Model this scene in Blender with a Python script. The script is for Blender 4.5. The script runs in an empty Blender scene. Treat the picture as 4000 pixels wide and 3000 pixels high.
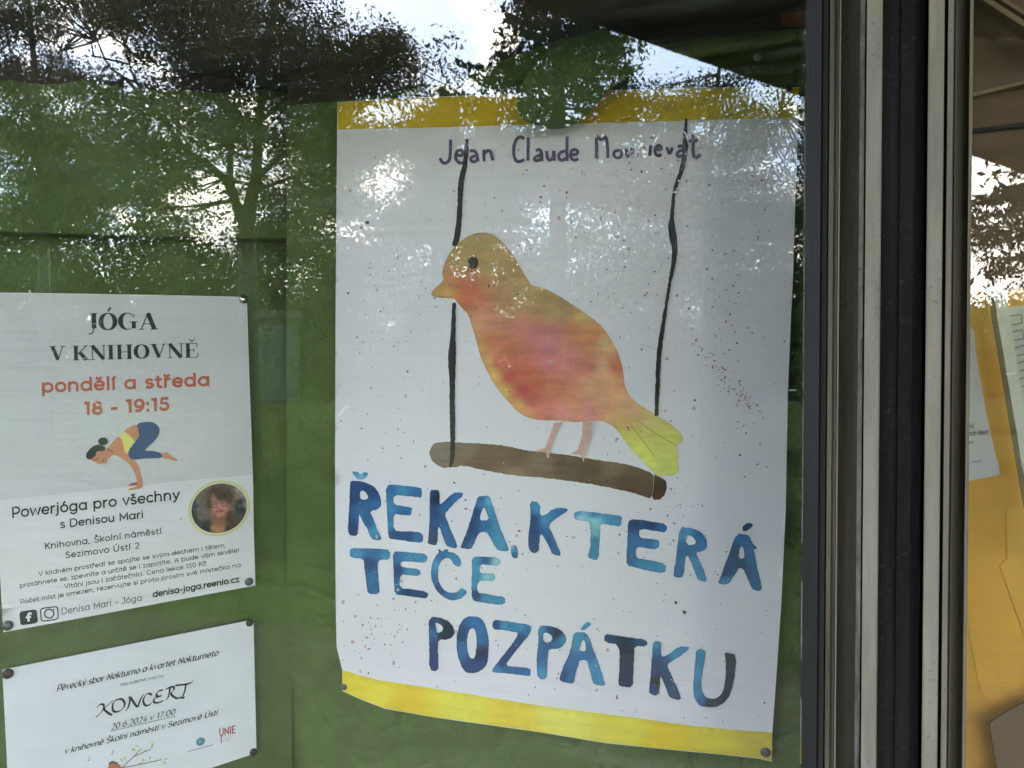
import bpy, math, random
import numpy as np
from mathutils import Vector, noise
from mathutils.geometry import delaunay_2d_cdt

random.seed(7)
rng = np.random.default_rng(11)
S = bpy.context.scene
COL = S.collection
rad = math.radians

# ------------------------------------------------------------------ camera
F = 4000 * 26.0 / 36.0
CAM = Vector((0.0, -0.46, 1.5))
YAW, PITCH = rad(13.8), rad(1.0)
cd = bpy.data.cameras.new('camera')
cd.lens = 26.0
cd.sensor_width = 36.0
cd.clip_start = 0.02
cd.clip_end = 2000
cam = bpy.data.objects.new('camera', cd)
COL.objects.link(cam)
cam.location = CAM
cam.rotation_euler = (rad(90) - PITCH, 0, YAW)
S.camera = cam
bpy.context.view_layer.update()
R3 = cam.matrix_world.to_3x3()
CR, CU, CF = R3 @ Vector((1, 0, 0)), R3 @ Vector((0, 1, 0)), R3 @ Vector((0, 0, -1))


def ray(px, py):
    return CF + CR * ((px - 2000) / F) - CU * ((py - 1500) / F)


def mirrored(px, py, d):
    """real place, in front of the window, of what the glass shows at this point of the view"""
    p = CAM + ray(px, py) * d
    return Vector((p.x, -p.y, p.z))


def mdir(px, py):
    v = ray(px, py).normalized()
    return Vector((v.x, -v.y, v.z))


# ------------------------------------------------------------------ world, sun, exposure
SUN_EL, SUN_AZ = rad(56), rad(212)     # the sun stands high behind the mirrored trees; the canopy keeps it off the window
W = bpy.data.worlds.new('World')
S.world = W
W.use_nodes = True
nt = W.node_tree
nt.nodes.clear()
N = nt.nodes.new
LK = nt.links.new
out = N('ShaderNodeOutputWorld')
bg = N('ShaderNodeBackground')
sky = N('ShaderNodeTexSky')
sky.sky_type = 'NISHITA'
sky.sun_disc = False
sky.sun_elevation = SUN_EL
sky.sun_rotation = SUN_AZ
sky.air_density = 1.0
sky.dust_density = 1.6
bg.inputs['Strength'].default_value = 0.13
tc = N('ShaderNodeTexCoord')
nz = N('ShaderNodeTexNoise')
nz.inputs['Scale'].default_value = 9.0
nz.inputs['Detail'].default_value = 9.0
nz.inputs['Roughness'].default_value = 0.62
nz.inputs['Distortion'].default_value = 0.3
mp = N('ShaderNodeMapping')
mp.inputs['Scale'].default_value = (1, 1, 1.7)
LK(tc.outputs['Generated'], mp.inputs['Vector'])
LK(mp.outputs['Vector'], nz.inputs['Vector'])


def wmath(op, a, b=None):
    m = N('ShaderNodeMath')
    m.operation = op
    for i, v in enumerate((a, b)):
        if v is None:
            continue
        if isinstance(v, (int, float)):
            m.inputs[i].default_value = v
        else:
            LK(v, m.inputs[i])
    return m.outputs[0]


acc = wmath('SUBTRACT', nz.outputs['Fac'], 0.60)
acc = wmath('MULTIPLY', acc, 3.0)
for (px, py, r_, g_) in ((1960, 150, .062, .95), (1790, -30, .045, .8), (1560, 165, .045, .4), (1700, 170, .03, .45),
                         (1880, 320, .07, .5), (1640, 330, .05, .5), (1300, 120, .08, .3), (300, 150, .15, .55),
                         (850, 780, .26, .9), (1480, 760, .2, .9), (2550, 720, .24, .6), (3900, 1050, .35, 2.2), (2100, 420, .07, .3)):
    d = mdir(px, py)
    dp = N('ShaderNodeVectorMath')
    dp.operation = 'DISTANCE'
    LK(tc.outputs['Generated'], dp.inputs[0])
    dp.inputs[1].default_value = d
    mr = N('ShaderNodeMapRange')
    mr.inputs['From Min'].default_value = 0
    mr.inputs['From Max'].default_value = r_
    mr.inputs['To Min'].default_value = g_
    mr.inputs['To Max'].default_value = 0
    LK(dp.outputs['Value'], mr.inputs['Value'])
    acc = wmath('ADD', acc, mr.outputs['Result'])
cl = N('ShaderNodeMapRange')
cl.inputs['From Min'].default_value = 0.16
cl.inputs['From Max'].default_value = 0.55
LK(acc, cl.inputs['Value'])
n2 = N('ShaderNodeTexNoise')
n2.inputs['Scale'].default_value = 22.0
n2.inputs['Detail'].default_value = 6.0
LK(tc.outputs['Generated'], n2.inputs['Vector'])
crp = N('ShaderNodeValToRGB')
crp.color_ramp.elements[0].position = 0.3
crp.color_ramp.elements[0].color = (3.9, 3.95, 4.2, 1)
crp.color_ramp.elements[1].position = 0.65
crp.color_ramp.elements[1].color = (10.5, 9.8, 8.6, 1)
LK(n2.outputs['Fac'], crp.inputs['Fac'])
mx = N('ShaderNodeMix')
mx.data_type = 'RGBA'
LK(cl.outputs['Result'], mx.inputs['Factor'])
hsv = N('ShaderNodeHueSaturation')
hsv.inputs['Saturation'].default_value = 0.95
LK(sky.outputs['Color'], hsv.inputs['Color'])
LK(hsv.outputs['Color'], mx.inputs[6])
LK(crp.outputs['Color'], mx.inputs[7])
LK(mx.outputs[2], bg.inputs['Color'])
LK(bg.outputs[0], out.inputs['Surface'])

sl = bpy.data.lights.new('sun', 'SUN')
sl.energy = 2.0
sl.angle = rad(0.5)
sl.color = (1, .94, .85)
so = bpy.data.objects.new('sun', sl)
COL.objects.link(so)
sd = Vector((math.sin(SUN_AZ) * math.cos(SUN_EL), math.cos(SUN_AZ) * math.cos(SUN_EL), math.sin(SUN_EL)))
so.rotation_euler = sd.to_track_quat('Z', 'Y').to_euler()
so.location = sd * 50
S.view_settings.view_transform = 'Standard'
S.view_settings.look = 'None'
S.view_settings.exposure = 4.0
S.view_settings.gamma = 1
S.view_settings.use_curve_mapping = False
S.cycles.use_denoising = True
S.cycles.max_bounces = 8
S.cycles.transparent_max_bounces = 24


# ------------------------------------------------------------------ colour and material helpers
def lin(c):
    return tuple((v / 255 / 12.92) if v / 255 <= .04045 else ((v / 255 + .055) / 1.055) ** 2.4 for v in c)


def alb(c, ref=205, k=.78):
    r = lin((ref,))[0]
    return tuple(min(.88, max(.004, v / r * k)) for v in lin(c))


MATS = {}


def mat(name, col, rough=.6, metal=0, vary=.0, scale=20, spec=.5, bump=0, bscale=200, stretch=(1, 1, 1), detail=4, vcol=False, dark=None, trans=0, wear=0):
    if name in MATS:
        return MATS[name]
    m = bpy.data.materials.new(name)
    m.use_nodes = True
    t = m.node_tree
    b = t.nodes['Principled BSDF']
    b.inputs['Roughness'].default_value = rough
    b.inputs['Metallic'].default_value = metal
    b.inputs['Specular IOR Level'].default_value = spec
    c4 = (*col, 1) if col else (1, 1, 1, 1)
    b.inputs['Base Color'].default_value = c4
    co = t.nodes.new('ShaderNodeTexCoord')
    mp_ = t.nodes.new('ShaderNodeMapping')
    mp_.inputs['Scale'].default_value = stretch
    t.links.new(co.outputs['Object'], mp_.inputs['Vector'])
    src = None
    if vcol:
        a = t.nodes.new('ShaderNodeVertexColor')
        a.layer_name = 'Col'
        src = a.outputs['Color']
    if vary or dark:
        n_ = t.nodes.new('ShaderNodeTexNoise')
        n_.inputs['Scale'].default_value = scale
        n_.inputs['Detail'].default_value = detail
        n_.inputs['Roughness'].default_value = .6
        t.links.new(mp_.outputs['Vector'], n_.inputs['Vector'])
        x = t.nodes.new('ShaderNodeMix')
        x.data_type = 'RGBA'
        r = t.nodes.new('ShaderNodeMapRange')
        r.inputs['From Min'].default_value = .3
        r.inputs['From Max'].default_value = .7
        t.links.new(n_.outputs['Fac'], r.inputs['Value'])
        t.links.new(r.outputs['Result'], x.inputs['Factor'])
        if vcol:
            x.blend_type = 'MULTIPLY'
            x.inputs['Factor'].default_value = 1
            t.links.remove(x.inputs['Factor'].links[0])
            g = t.nodes.new('ShaderNodeMapRange')
            g.inputs['To Min'].default_value = 1 - vary
            g.inputs['To Max'].default_value = 1 + vary * .6
            t.links.new(r.outputs['Result'], g.inputs['Value'])
            t.links.new(src, x.inputs[6])
            t.links.new(g.outputs['Result'], x.inputs[7])
        else:
            x.inputs[6].default_value = (*[v * (1 - vary) for v in col], 1) if not dark else (*dark, 1)
            x.inputs[7].default_value = (*[min(.95, v * (1 + vary)) for v in col], 1)
        src = x.outputs[2]
    if wear and src:
        w1 = t.nodes.new('ShaderNodeTexNoise')
        w1.inputs['Scale'].default_value = 420
        w1.inputs['Detail'].default_value = 3
        t.links.new(co.outputs['Object'], w1.inputs['Vector'])
        w2 = t.nodes.new('ShaderNodeTexNoise')
        w2.inputs['Scale'].default_value = 16
        w2.inputs['Detail'].default_value = 6
        t.links.new(co.outputs['Object'], w2.inputs['Vector'])
        w3 = t.nodes.new('ShaderNodeMapRange')
        w3.inputs['From Min'].default_value = .60
        w3.inputs['From Max'].default_value = .70
        t.links.new(w1.outputs['Fac'], w3.inputs['Value'])
        w4 = t.nodes.new('ShaderNodeMapRange')
        w4.inputs['From Min'].default_value = .40
        w4.inputs['From Max'].default_value = .66
        t.links.new(w2.outputs['Fac'], w4.inputs['Value'])
        w5 = t.nodes.new('ShaderNodeMath')
        w5.operation = 'MULTIPLY'
        t.links.new(w3.outputs[0], w5.inputs[0])
        t.links.new(w4.outputs[0], w5.inputs[1])
        w6 = t.nodes.new('ShaderNodeMath')
        w6.operation = 'MULTIPLY'
        w6.inputs[1].default_value = abs(wear)
        t.links.new(w5.outputs[0], w6.inputs[0])
        w7 = t.nodes.new('ShaderNodeMix')
        w7.data_type = 'RGBA'
        t.links.new(w6.outputs[0], w7.inputs['Factor'])
        t.links.new(src, w7.inputs[6])
        w7.inputs[7].default_value = (.02, .017, .014, 1) if wear > 0 else (.12, .12, .115, 1)
        src = w7.outputs[2]
    if src:
        t.links.new(src, b.inputs['Base Color'])
    if bump:
        n2_ = t.nodes.new('ShaderNodeTexNoise')
        n2_.inputs['Scale'].default_value = bscale
        n2_.inputs['Detail'].default_value = 5
        t.links.new(mp_.outputs['Vector'], n2_.inputs['Vector'])
        bp = t.nodes.new('ShaderNodeBump')
        bp.inputs['Strength'].default_value = bump
        bp.inputs['Distance'].default_value = .002
        t.links.new(n2_.outputs['Fac'], bp.inputs['Height'])
        t.links.new(bp.outputs['Normal'], b.inputs['Normal'])
    if trans:
        tr = t.nodes.new('ShaderNodeBsdfTranslucent')
        tr.inputs['Color'].default_value = (col[0] * 1.6, col[1] * 1.8, col[2], 1)
        ms = t.nodes.new('ShaderNodeMixShader')
        ms.inputs[0].default_value = trans
        t.links.new(b.outputs[0], ms.inputs[1])
        t.links.new(tr.outputs[0], ms.inputs[2])
        t.links.new(ms.outputs[0], t.nodes['Material Output'].inputs['Surface'])
    MATS[name] = m
    return m


def tag(o, label=None, cat=None, group=None, kind=None):
    if label:
        o['label'] = label
    if cat:
        o['category'] = cat
    if group:
        o['group'] = group
    if kind:
        o['kind'] = kind
    return o


def empty(name, loc, label=None, cat=None, group=None):
    o = bpy.data.objects.new(name, None)
    COL.objects.link(o)
    o.location = loc
    o.empty_display_size = .02
    return tag(o, label, cat, group)


def base_of(parent):
    v = Vector((0, 0, 0))
    while parent is not None:
        v += parent.location
        parent = parent.parent
    return v


def mesh(name, V, Fc, m, parent=None, cols=None, smooth=False):
    """V are world points; the object hangs under its parent without rotation"""
    off = base_of(parent)
    V = np.asarray([tuple(v) for v in V], dtype=np.float64).reshape(-1, 3) - np.array(off)
    me = bpy.data.meshes.new(name)
    me.from_pydata(V.tolist(), [], Fc)
    if cols is not None:
        ca = me.color_attributes.new('Col', 'FLOAT_COLOR', 'POINT')
        a = np.ones((len(V), 4))
        a[:, :3] = np.asarray(cols)
        ca.data.foreach_set('color', a.ravel())
    if smooth:
        me.shade_smooth()
    me.materials.append(m)
    o = bpy.data.objects.new(name, me)
    COL.objects.link(o)
    if parent:
        o.parent = parent
    return o


def quads_mesh(name, V4, m, parent):
    """V4: (n,4,3) array of quads in world space"""
    off = np.array(base_of(parent))
    n_ = len(V4)
    me = bpy.data.meshes.new(name)
    me.vertices.add(n_ * 4)
    me.vertices.foreach_set('co', (V4 - off).reshape(-1).astype(np.float32))
    me.loops.add(n_ * 4)
    me.loops.foreach_set('vertex_index', np.arange(n_ * 4, dtype=np.int32))
    me.polygons.add(n_)
    me.polygons.foreach_set('loop_start', np.arange(0, n_ * 4, 4, dtype=np.int32))
    me.polygons.foreach_set('loop_total', np.full(n_, 4, dtype=np.int32))
    me.update(calc_edges=True)
    me.materials.append(m)
    o = bpy.data.objects.new(name, me)
    COL.objects.link(o)
    o.parent = parent
    return o


def box(name, lo, hi, m, parent=None):
    x0, y0, z0 = lo
    x1, y1, z1 = hi
    V = [(x0, y0, z0), (x1, y0, z0), (x1, y1, z0), (x0, y1, z0), (x0, y0, z1), (x1, y0, z1), (x1, y1, z1), (x0, y1, z1)]
    Fc = [(0, 3, 2, 1), (4, 5, 6, 7), (0, 1, 5, 4), (1, 2, 6, 5), (2, 3, 7, 6), (3, 0, 4, 7)]
    return mesh(name, V, Fc, m, parent)


def tube(pts, radii, seg=7):
    V, Fc = [], []
    for i, p in enumerate(pts):
        p = Vector(p)
        a = Vector(pts[max(0, i - 1)])
        b = Vector(pts[min(len(pts) - 1, i + 1)])
        t = (b - a).normalized()
        s = t.cross(Vector((0, 0, 1)) if abs(t.z) < .9 else Vector((1, 0, 0))).normalized()
        q = t.cross(s)
        for k in range(seg):
            an = 2 * math.pi * k / seg
            V.append(p + (s * math.cos(an) + q * math.sin(an)) * radii[i])
    for i in range(len(pts) - 1):
        for k in range(seg):
            a = i * seg + k
            b = i * seg + (k + 1) % seg
            Fc.append((a, b, b + seg, a + seg))
    Fc.append(tuple(range(seg))[::-1])
    Fc.append(tuple((len(pts) - 1) * seg + k for k in range(seg)))
    return V, Fc


def join(parts):
    V, Fc = [], []
    for v, f in parts:
        o = len(V)
        V += list(v)
        Fc += [tuple(i + o for i in q) for q in f]
    return V, Fc


# ------------------------------------------------------------------ the planes that things hang on
class Plane:
    def __init__(s, H, Vp, p0, p1, length):
        h = ray(*H)
        v = Vp if isinstance(Vp, Vector) else ray(*Vp)
        s.n = h.cross(v).normalized()
        if s.n.dot(CF) > 0:
            s.n = -s.n                      # towards the camera
        s.D = -1.0
        L = (s.pt(*p1) - s.pt(*p0)).length
        s.D = -length / L

    def pt(s, px, py, lift=0.0):
        r = ray(px, py)
        t = (s.D + lift) / s.n.dot(r)
        return CAM + r * t


P_RIGHT = Plane((-9770, 881), (1628, 37700), (1318, 400), (3122, 341), .420)
P_LEFT = Plane((6380, 1258), CR * .030 - CU * 1.0, (964, 1160), (998, 2287), .297)


def bend_big(px, py):
    s = min(1, max(0, (px - 1318) / 1780))
    t = min(1, max(0, (py - 390 - 40 * s) / 2400))
    a = .010 * math.sin(math.pi * s) ** .8 * (.55 + .45 * math.sin(math.pi * t))
    a += .016 * math.exp(-((t - .74) / .14) ** 2) * (1 - s) ** 4 * min(1, (1 - t) * 8)
    a += .004 * math.sin(math.pi * t) * s
    a += .0012 * noise.noise(Vector((px / 420, py / 300, 3)))
    return a


def bend_left(px, py):
    s = min(1, max(0, (px + 30) / 1010))
    return .003 + .004 * math.sin(math.pi * s) * (.6 + .4 * math.sin(py / 260)) + .0007 * noise.noise(Vector((px / 200, py / 200, 1)))


def on_big(px, py, lift=0.0):
    return P_RIGHT.pt(px, py, .003 + bend_big(px, py) + lift)


def on_left(px, py, lift=0.0):
    return P_LEFT.pt(px, py, .002 + bend_left(px, py) + lift)


# ------------------------------------------------------------------ flat shapes traced on a sheet
def densify(poly, step):
    o = []
    for i, p in enumerate(poly):
        q = poly[(i + 1) % len(poly)]
        n_ = max(1, int(math.dist(p, q) / step))
        for k in range(n_):
            o.append((p[0] + (q[0] - p[0]) * k / n_, p[1] + (q[1] - p[1]) * k / n_))
    return o


def smooth_poly(poly, it=1):
    for _ in range(it):
        o = []
        for i, p in enumerate(poly):
            q = poly[(i + 1) % len(poly)]
            o.append((p[0] * .75 + q[0] * .25, p[1] * .75 + q[1] * .25))
            o.append((p[0] * .25 + q[0] * .75, p[1] * .25 + q[1] * .75))
        poly = o
    return poly


def inside(x, y, loops):
    c = False
    for L in loops:
        j = len(L) - 1
        for i in range(len(L)):
            xi, yi = L[i]
            xj, yj = L[j]
            if (yi > y) != (yj > y) and x < (xj - xi) * (y - yi) / (yj - yi) + xi:
                c = not c
            j = i
    return c


def fill(loops, step):
    """triangulate loops (even-odd) with inner points every STEP; gives 2-D verts, faces, edge flag"""
    V, E = [], []
    for L in loops:
        o = len(V)
        V += L
        E += [(o + i, o + (i + 1) % len(L)) for i in range(len(L))]
    nb = len(V)
    xs = [p[0] for p in V]
    ys = [p[1] for p in V]
    if step:
        y = min(ys) + step / 2
        r = 0
        while y < max(ys):
            x = min(xs) + step / 2 + (r % 2) * step / 2
            while x < max(xs):
                if inside(x, y, loops):
                    V.append((x, y))
                x += step
            y += step * .87
            r += 1
    vo, eo, fo, ov, oe, of = delaunay_2d_cdt([Vector(p) for p in V], E, [], 0, 1e-4)
    fs = []
    for f in fo:
        cx = sum(vo[i][0] for i in f) / 3
        cy = sum(vo[i][1] for i in f) / 3
        if inside(cx, cy, loops):
            a, b, c = (vo[i] for i in f)
            if (b[0] - a[0]) * (c[1] - a[1]) - (b[1] - a[1]) * (c[0] - a[0]) > 0:
                f = (f[0], f[2], f[1])
            fs.append(tuple(f))
    edge = [1.0 if any(k < nb for k in ov[i]) else 0.0 for i in range(len(vo))]
    return [tuple(v) for v in vo], fs, edge


def idw(pts, x, y, p=3, sf=60):
    ws = 0
    c = [0, 0, 0]
    for (a, b, col) in pts:
        w = 1 / ((a - x) ** 2 + (b - y) ** 2 + sf) ** (p / 2)
        ws += w
        for k in range(3):
            c[k] += w * col[k]
    return [v / ws for v in c]


LIFT = [0]


def flat(name, loops, surf, m, parent, step=40, lift=.0004, cpts=None, ref=205, edge_dark=0.0, sm=0, wob=0, label=None, soft=60):
    loops = [smooth_poly(L, sm) if sm else L for L in loops]
    loops = [densify(L, step * .6 if step else 1e9) for L in loops]
    if wob:
        loops = [[(x + wob * noise.noise(Vector((x / 13, y / 13, 1))), y + wob * noise.noise(Vector((x / 13, y / 13, 9)))) for x, y in L] for L in loops]
    V2, Fc, ed = fill(loops, step)
    V = [surf(x, y, lift) for x, y in V2]
    cols = None
    if cpts is not None:
        cols = []
        for (x, y), e in zip(V2, ed):
            c = alb(idw(cpts, x, y, 3, soft), ref)
            k = 1 - edge_dark * e
            cols.append([v * k for v in c])
    o = mesh(name, V, Fc, m, parent, cols)
    if label:
        o['label'] = label
    return o


def ribbon(pts, w, nib=None, cap=True):
    """a stroke as a strip of quads; w a number or one per point; nib = fixed vector of a broad pen"""
    n_ = len(pts)
    ws = w if isinstance(w, (list, tuple)) else [w] * n_
    Ls, Rs = [], []
    for i in range(n_):
        a = pts[max(0, i - 1)]
        b = pts[min(n_ - 1, i + 1)]
        dx, dy = b[0] - a[0], b[1] - a[1]
        l = math.hypot(dx, dy) or 1
        nx, ny = -dy / l, dx / l
        if nib:
            k = 1 if (nx * nib[0] + ny * nib[1]) >= 0 else -1
            ox, oy = nib[0] * k + nx * ws[i] * .5, nib[1] * k + ny * ws[i] * .5
        else:
            mit = 1.0
            if 0 < i < n_ - 1:
                d1 = (pts[i][0] - a[0], pts[i][1] - a[1])
                l1 = math.hypot(*d1) or 1
                c = abs((-d1[1] / l1) * nx + (d1[0] / l1) * ny)
                mit = min(1.6, 1 / max(c, .3))
            ox, oy = nx * ws[i] * .5 * mit, ny * ws[i] * .5 * mit
        Ls.append((pts[i][0] + ox, pts[i][1] + oy))
        Rs.append((pts[i][0] - ox, pts[i][1] - oy))
    return Ls, Rs


def strokes(name, paths, surf, m, parent, lift=.0004, cols=None, jitter=0):
    """paths: list of (points, width, nib)"""
    V, Fc, C = [], [], []
    for si, (pts, w, nib) in enumerate(paths):
        if len(pts) < 2:
            continue
        Ls, Rs = ribbon(pts, w, nib)
        o = len(V)
        lf = lift + .00003 * (si % 7)
        for k, (a, b) in enumerate(zip(Ls, Rs)):
            if jitter:
                j = jitter * noise.noise(Vector((a[0] / 9, a[1] / 9, 2)))
                j2 = jitter * noise.noise(Vector((b[0] / 9, b[1] / 9, 6)))
                a = (a[0] + j, a[1] + j2)
                b = (b[0] + j2, b[1] + j)
            V += [surf(a[0], a[1], lf), surf(b[0], b[1], lf)]
        for k in range(len(pts) - 1):
            a = o + 2 * k
            Fc.append((a, a + 1, a + 3, a + 2))
    return mesh(name, V, Fc, m, parent)


def resample(pts, step):
    o = [pts[0]]
    for i in range(len(pts) - 1):
        n_ = max(1, int(math.dist(pts[i], pts[i + 1]) / step))
        for k in range(1, n_ + 1):
            o.append(tuple(pts[i][j] + (pts[i + 1][j] - pts[i][j]) * k / n_ for j in range(len(pts[i]))))
    return o


def chaikin(pts, it=2):
    for _ in range(it):
        o = [pts[0]]
        for i in range(len(pts) - 1):
            a, b = pts[i], pts[i + 1]
            o.append(tuple(a[j] * .75 + b[j] * .25 for j in range(len(a))))
            o.append(tuple(a[j] * .25 + b[j] * .75 for j in range(len(a))))
        o.append(pts[-1])
        pts = o
    return pts


# ------------------------------------------------------------------ a small skeleton alphabet (cap height 1)
def A(cx, cy, rx, ry, a0, a1, n_=None):
    n_ = n_ or max(4, int(abs(a1 - a0) / 22))
    return [(cx + rx * math.cos(rad(a0 + (a1 - a0) * k / n_)), cy + ry * math.sin(rad(a0 + (a1 - a0) * k / n_))) for k in range(n_ + 1)]


X = .70
o_ = A(.36, .35, .33, .34, 0, 360, 18)
G = {
    'a': (.82, [o_, [(.69, .69), (.69, 0)]]),
    'b': (.82, [[(.06, 1.03), (.06, 0)], A(.40, .35, .33, .34, 0, 360, 18)]),
    'c': (.66, [A(.36, .35, .33, .34, 50, 310)]),
    'd': (.82, [o_, [(.69, 1.03), (.69, 0)]]),
    'e': (.74, [[(.04, .35), (.69, .35)] + A(.36, .35, .33, .34, 0, 315)[1:]]),
    'f': (.44, [[(.16, 0), (.16, .80)] + A(.36, .80, .20, .22, 180, 80)[1:], [(.0, .66), (.38, .66)]]),
    'g': (.82, [o_, [(.69, .69), (.69, .02)] + A(.38, -.02, .31, .27, 0, -150)[1:]]),
    'h': (.78, [[(.07, 1.03), (.07, 0)], [(.07, .36)] + A(.36, .42, .28, .27, 170, 0) + [(.64, 0)]]),
    'i': (.24, [[(.08, .69), (.08, 0)], [(.08, .93), (.08, .98)]]),
    'j': (.28, [[(.12, .69), (.12, -.08)] + A(-.06, -.10, .18, .16, 0, -90)[1:], [(.12, .93), (.12, .98)]]),
    'k': (.68, [[(.07, 1.03), (.07, 0)], [(.58, .69), (.10, .26)], [(.25, .40), (.60, 0)]]),
    'l': (.24, [[(.08, 1.03), (.08, 0)]]),
    'm': (1.18, [[(.07, .69), (.07, 0)], [(.07, .38)] + A(.32, .44, .25, .25, 170, 0) + [(.57, 0)], [(.57, .38)] + A(.82, .44, .25, .25, 170, 0) + [(1.07, 0)]]),
    'n': (.78, [[(.07, .69), (.07, 0)], [(.07, .38)] + A(.36, .42, .28, .27, 170, 0) + [(.64, 0)]]),
    'o': (.76, [o_]),
    'p': (.82, [[(.06, .69), (.06, -.28)], A(.40, .35, .33, .34, 0, 360, 18)]),
    'r': (.46, [[(.07, .69), (.07, 0)], [(.07, .36)] + A(.36, .42, .28, .27, 170, 85)]),
    's': (.58, [A(.28, .515, .22, .17, 40, 270)[:] + A(.28, .175, .24, .17, 90, -140)[1:]]),
    't': (.46, [[(.16, .90), (.16, .18)] + A(.34, .18, .18, .18, 180, 290)[1:], [(.0, .66), (.38, .66)]]),
    'u': (.78, [[(.07, .69), (.07, .28)] + A(.35, .28, .28, .28, 180, 360)[1:] + [(.63, .69)], [(.63, .3), (.63, 0)]]),
    'v': (.66, [[(.02, .69), (.32, 0), (.62, .69)]]),
    'w': (1.02, [[(.02, .69), (.25, 0), (.50, .66), (.75, 0), (.98, .69)]]),
    'x': (.62, [[(.02, .69), (.58, 0)], [(.58, .69), (.02, 0)]]),
    'y': (.66, [[(.02, .69), (.33, .02)], [(.62, .69), (.24, -.18), (.08, -.27)]]),
    'z': (.60, [[(.04, .68), (.54, .68), (.04, .02), (.56, .02)]]),
    'A': (.92, [[(.02, 0), (.44, 1), (.86, 0)], [(.17, .34), (.71, .34)]]),
    'B': (.82, [[(.08, 0), (.08, 1), (.45, 1)] + A(.45, .76, .25, .24, 90, -90)[1:] + [(.08, .52)], [(.45, .52)] + A(.47, .26, .28, .26, 90, -90)[1:] + [(.08, 0)]]),
    'C': (.92, [A(.50, .5, .46, .5, 50, 310)]),
    'D': (.98, [[(.08, 0), (.08, 1), (.42, 1)] + A(.42, .5, .46, .5, 90, -90)[1:] + [(.08, 0)]]),
    'E': (.76, [[(.68, 1), (.08, 1), (.08, 0), (.68, 0)], [(.08, .52), (.60, .52)]]),
    'G': (.98, [A(.50, .5, .46, .5, 50, 340) + [(.93, .48), (.60, .48)]]),
    'H': (.92, [[(.08, 0), (.08, 1)], [(.80, 0), (.80, 1)], [(.08, .52), (.80, .52)]]),
    'I': (.30, [[(.12, 0), (.12, 1)]]),
    'J': (.60, [[(.06, 1), (.44, 1), (.44, .26)] + A(.22, .26, .22, .26, 0, -150)[1:]]),
    'K': (.82, [[(.08, 0), (.08, 1)], [(.74, 1), (.10, .36)], [(.30, .55), (.78, 0)]]),
    'M': (1.10, [[(.08, 0), (.08, 1), (.53, .22), (.98, 1), (.98, 0)]]),
    'N': (.96, [[(.08, 0), (.08, 1), (.82, 0), (.82, 1)]]),
    'O': (1.04, [A(.50, .5, .46, .5, 0, 360, 20)]),
    'P': (.78, [[(.08, 0), (.08, 1), (.42, 1)] + A(.42, .69, .29, .31, 90, -90)[1:] + [(.08, .38)]]),
    'R': (.82, [[(.08, 0), (.08, 1), (.42, 1)] + A(.42, .70, .29, .30, 90, -90)[1:] + [(.08, .40)], [(.44, .40), (.72, 0)]]),
    'S': (.76, [A(.37, .745, .29, .25, 35, 270)[:] + A(.37, .25, .32, .25, 90, -145)[1:]]),
    'T': (.74, [[(.0, 1), (.72, 1)], [(.36, 1), (.36, 0)]]),
    'U': (.92, [[(.08, 1), (.08, .38)] + A(.44, .38, .36, .38, 180, 360)[1:] + [(.80, 1)]]),
    'V': (.88, [[(.02, 1), (.42, 0), (.82, 1)]]),
    'Z': (.78, [[(.04, 1), (.68, 1), (.04, 0), (.70, 0)]]),
    '0': (.78, [A(.36, .5, .32, .5, 0, 360, 18)]),
    '1': (.44, [[(.02, .98), (.24, .98), (.24, 0)]]),
    '2': (.70, [A(.32, .70, .28, .30, 150, -35) + [(.04, .0), (.64, .0)]]),
    '4': (.76, [[(.50, 1), (.04, .28), (.70, .28)], [(.52, .55), (.52, 0)]]),
    '5': (.70, [[(.56, 1), (.14, 1), (.10, .58)] + A(.30, .31, .30, .31, 90, -150)]),
    '6': (.74, [A(.36, .32, .31, .32, 0, 360, 16), [(.06, .36), (.12, .72), (.32, .95), (.58, .96)]]),
    '7': (.66, [[(.02, .98), (.60, .98), (.20, 0)]]),
    '8': (.72, [A(.34, .745, .25, .24, 0, 360, 14), A(.34, .25, .31, .26, 0, 360, 16)]),
    '9': (.74, [A(.34, .68, .31, .32, 0, 360, 16), [(.65, .64), (.58, .26), (.38, .05), (.12, .04)]]),
    '-': (.52, [[(.06, .36), (.40, .36)]]),
    '.': (.26, [[(.08, 0), (.08, .05)]]),
    ',': (.26, [[(.10, .05), (.05, -.14)]]),
    ':': (.28, [[(.09, 0), (.09, .06)], [(.09, .60), (.09, .66)]]),
    '!': (.28, [[(.10, 1), (.10, .28)], [(.10, 0), (.10, .05)]]),
    ' ': (.36, []),
}
ACC = {'á': 'a´', 'é': 'e´', 'í': 'i´', 'ó': 'o´', 'ú': 'u´', 'ý': 'y´', 'ě': 'eˇ', 'š': 'sˇ', 'č': 'cˇ', 'ř': 'rˇ', 'ž': 'zˇ',
       'Š': 'Sˇ', 'Ú': 'U´', 'Ó': 'O´', 'Ě': 'Eˇ'}


def glyph(ch):
    if ch in ACC:
        b, ac = ACC[ch]
        adv, st = G[b]
        st = [s for s in st if not (b == 'i' and s[0][1] > .9)]
        cx = (adv - .1) / 2 if b not in 'il' else .08
        y = 1.10 if b.isupper() else .82
        if ac == '´':
            return adv, st + [[(cx - .05, y), (cx + .10, y + .19)]]
        return adv, st + [[(cx - .15, y + .17), (cx, y + .02), (cx + .15, y + .17)]]
    return G.get(ch, G[' '])


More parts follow.
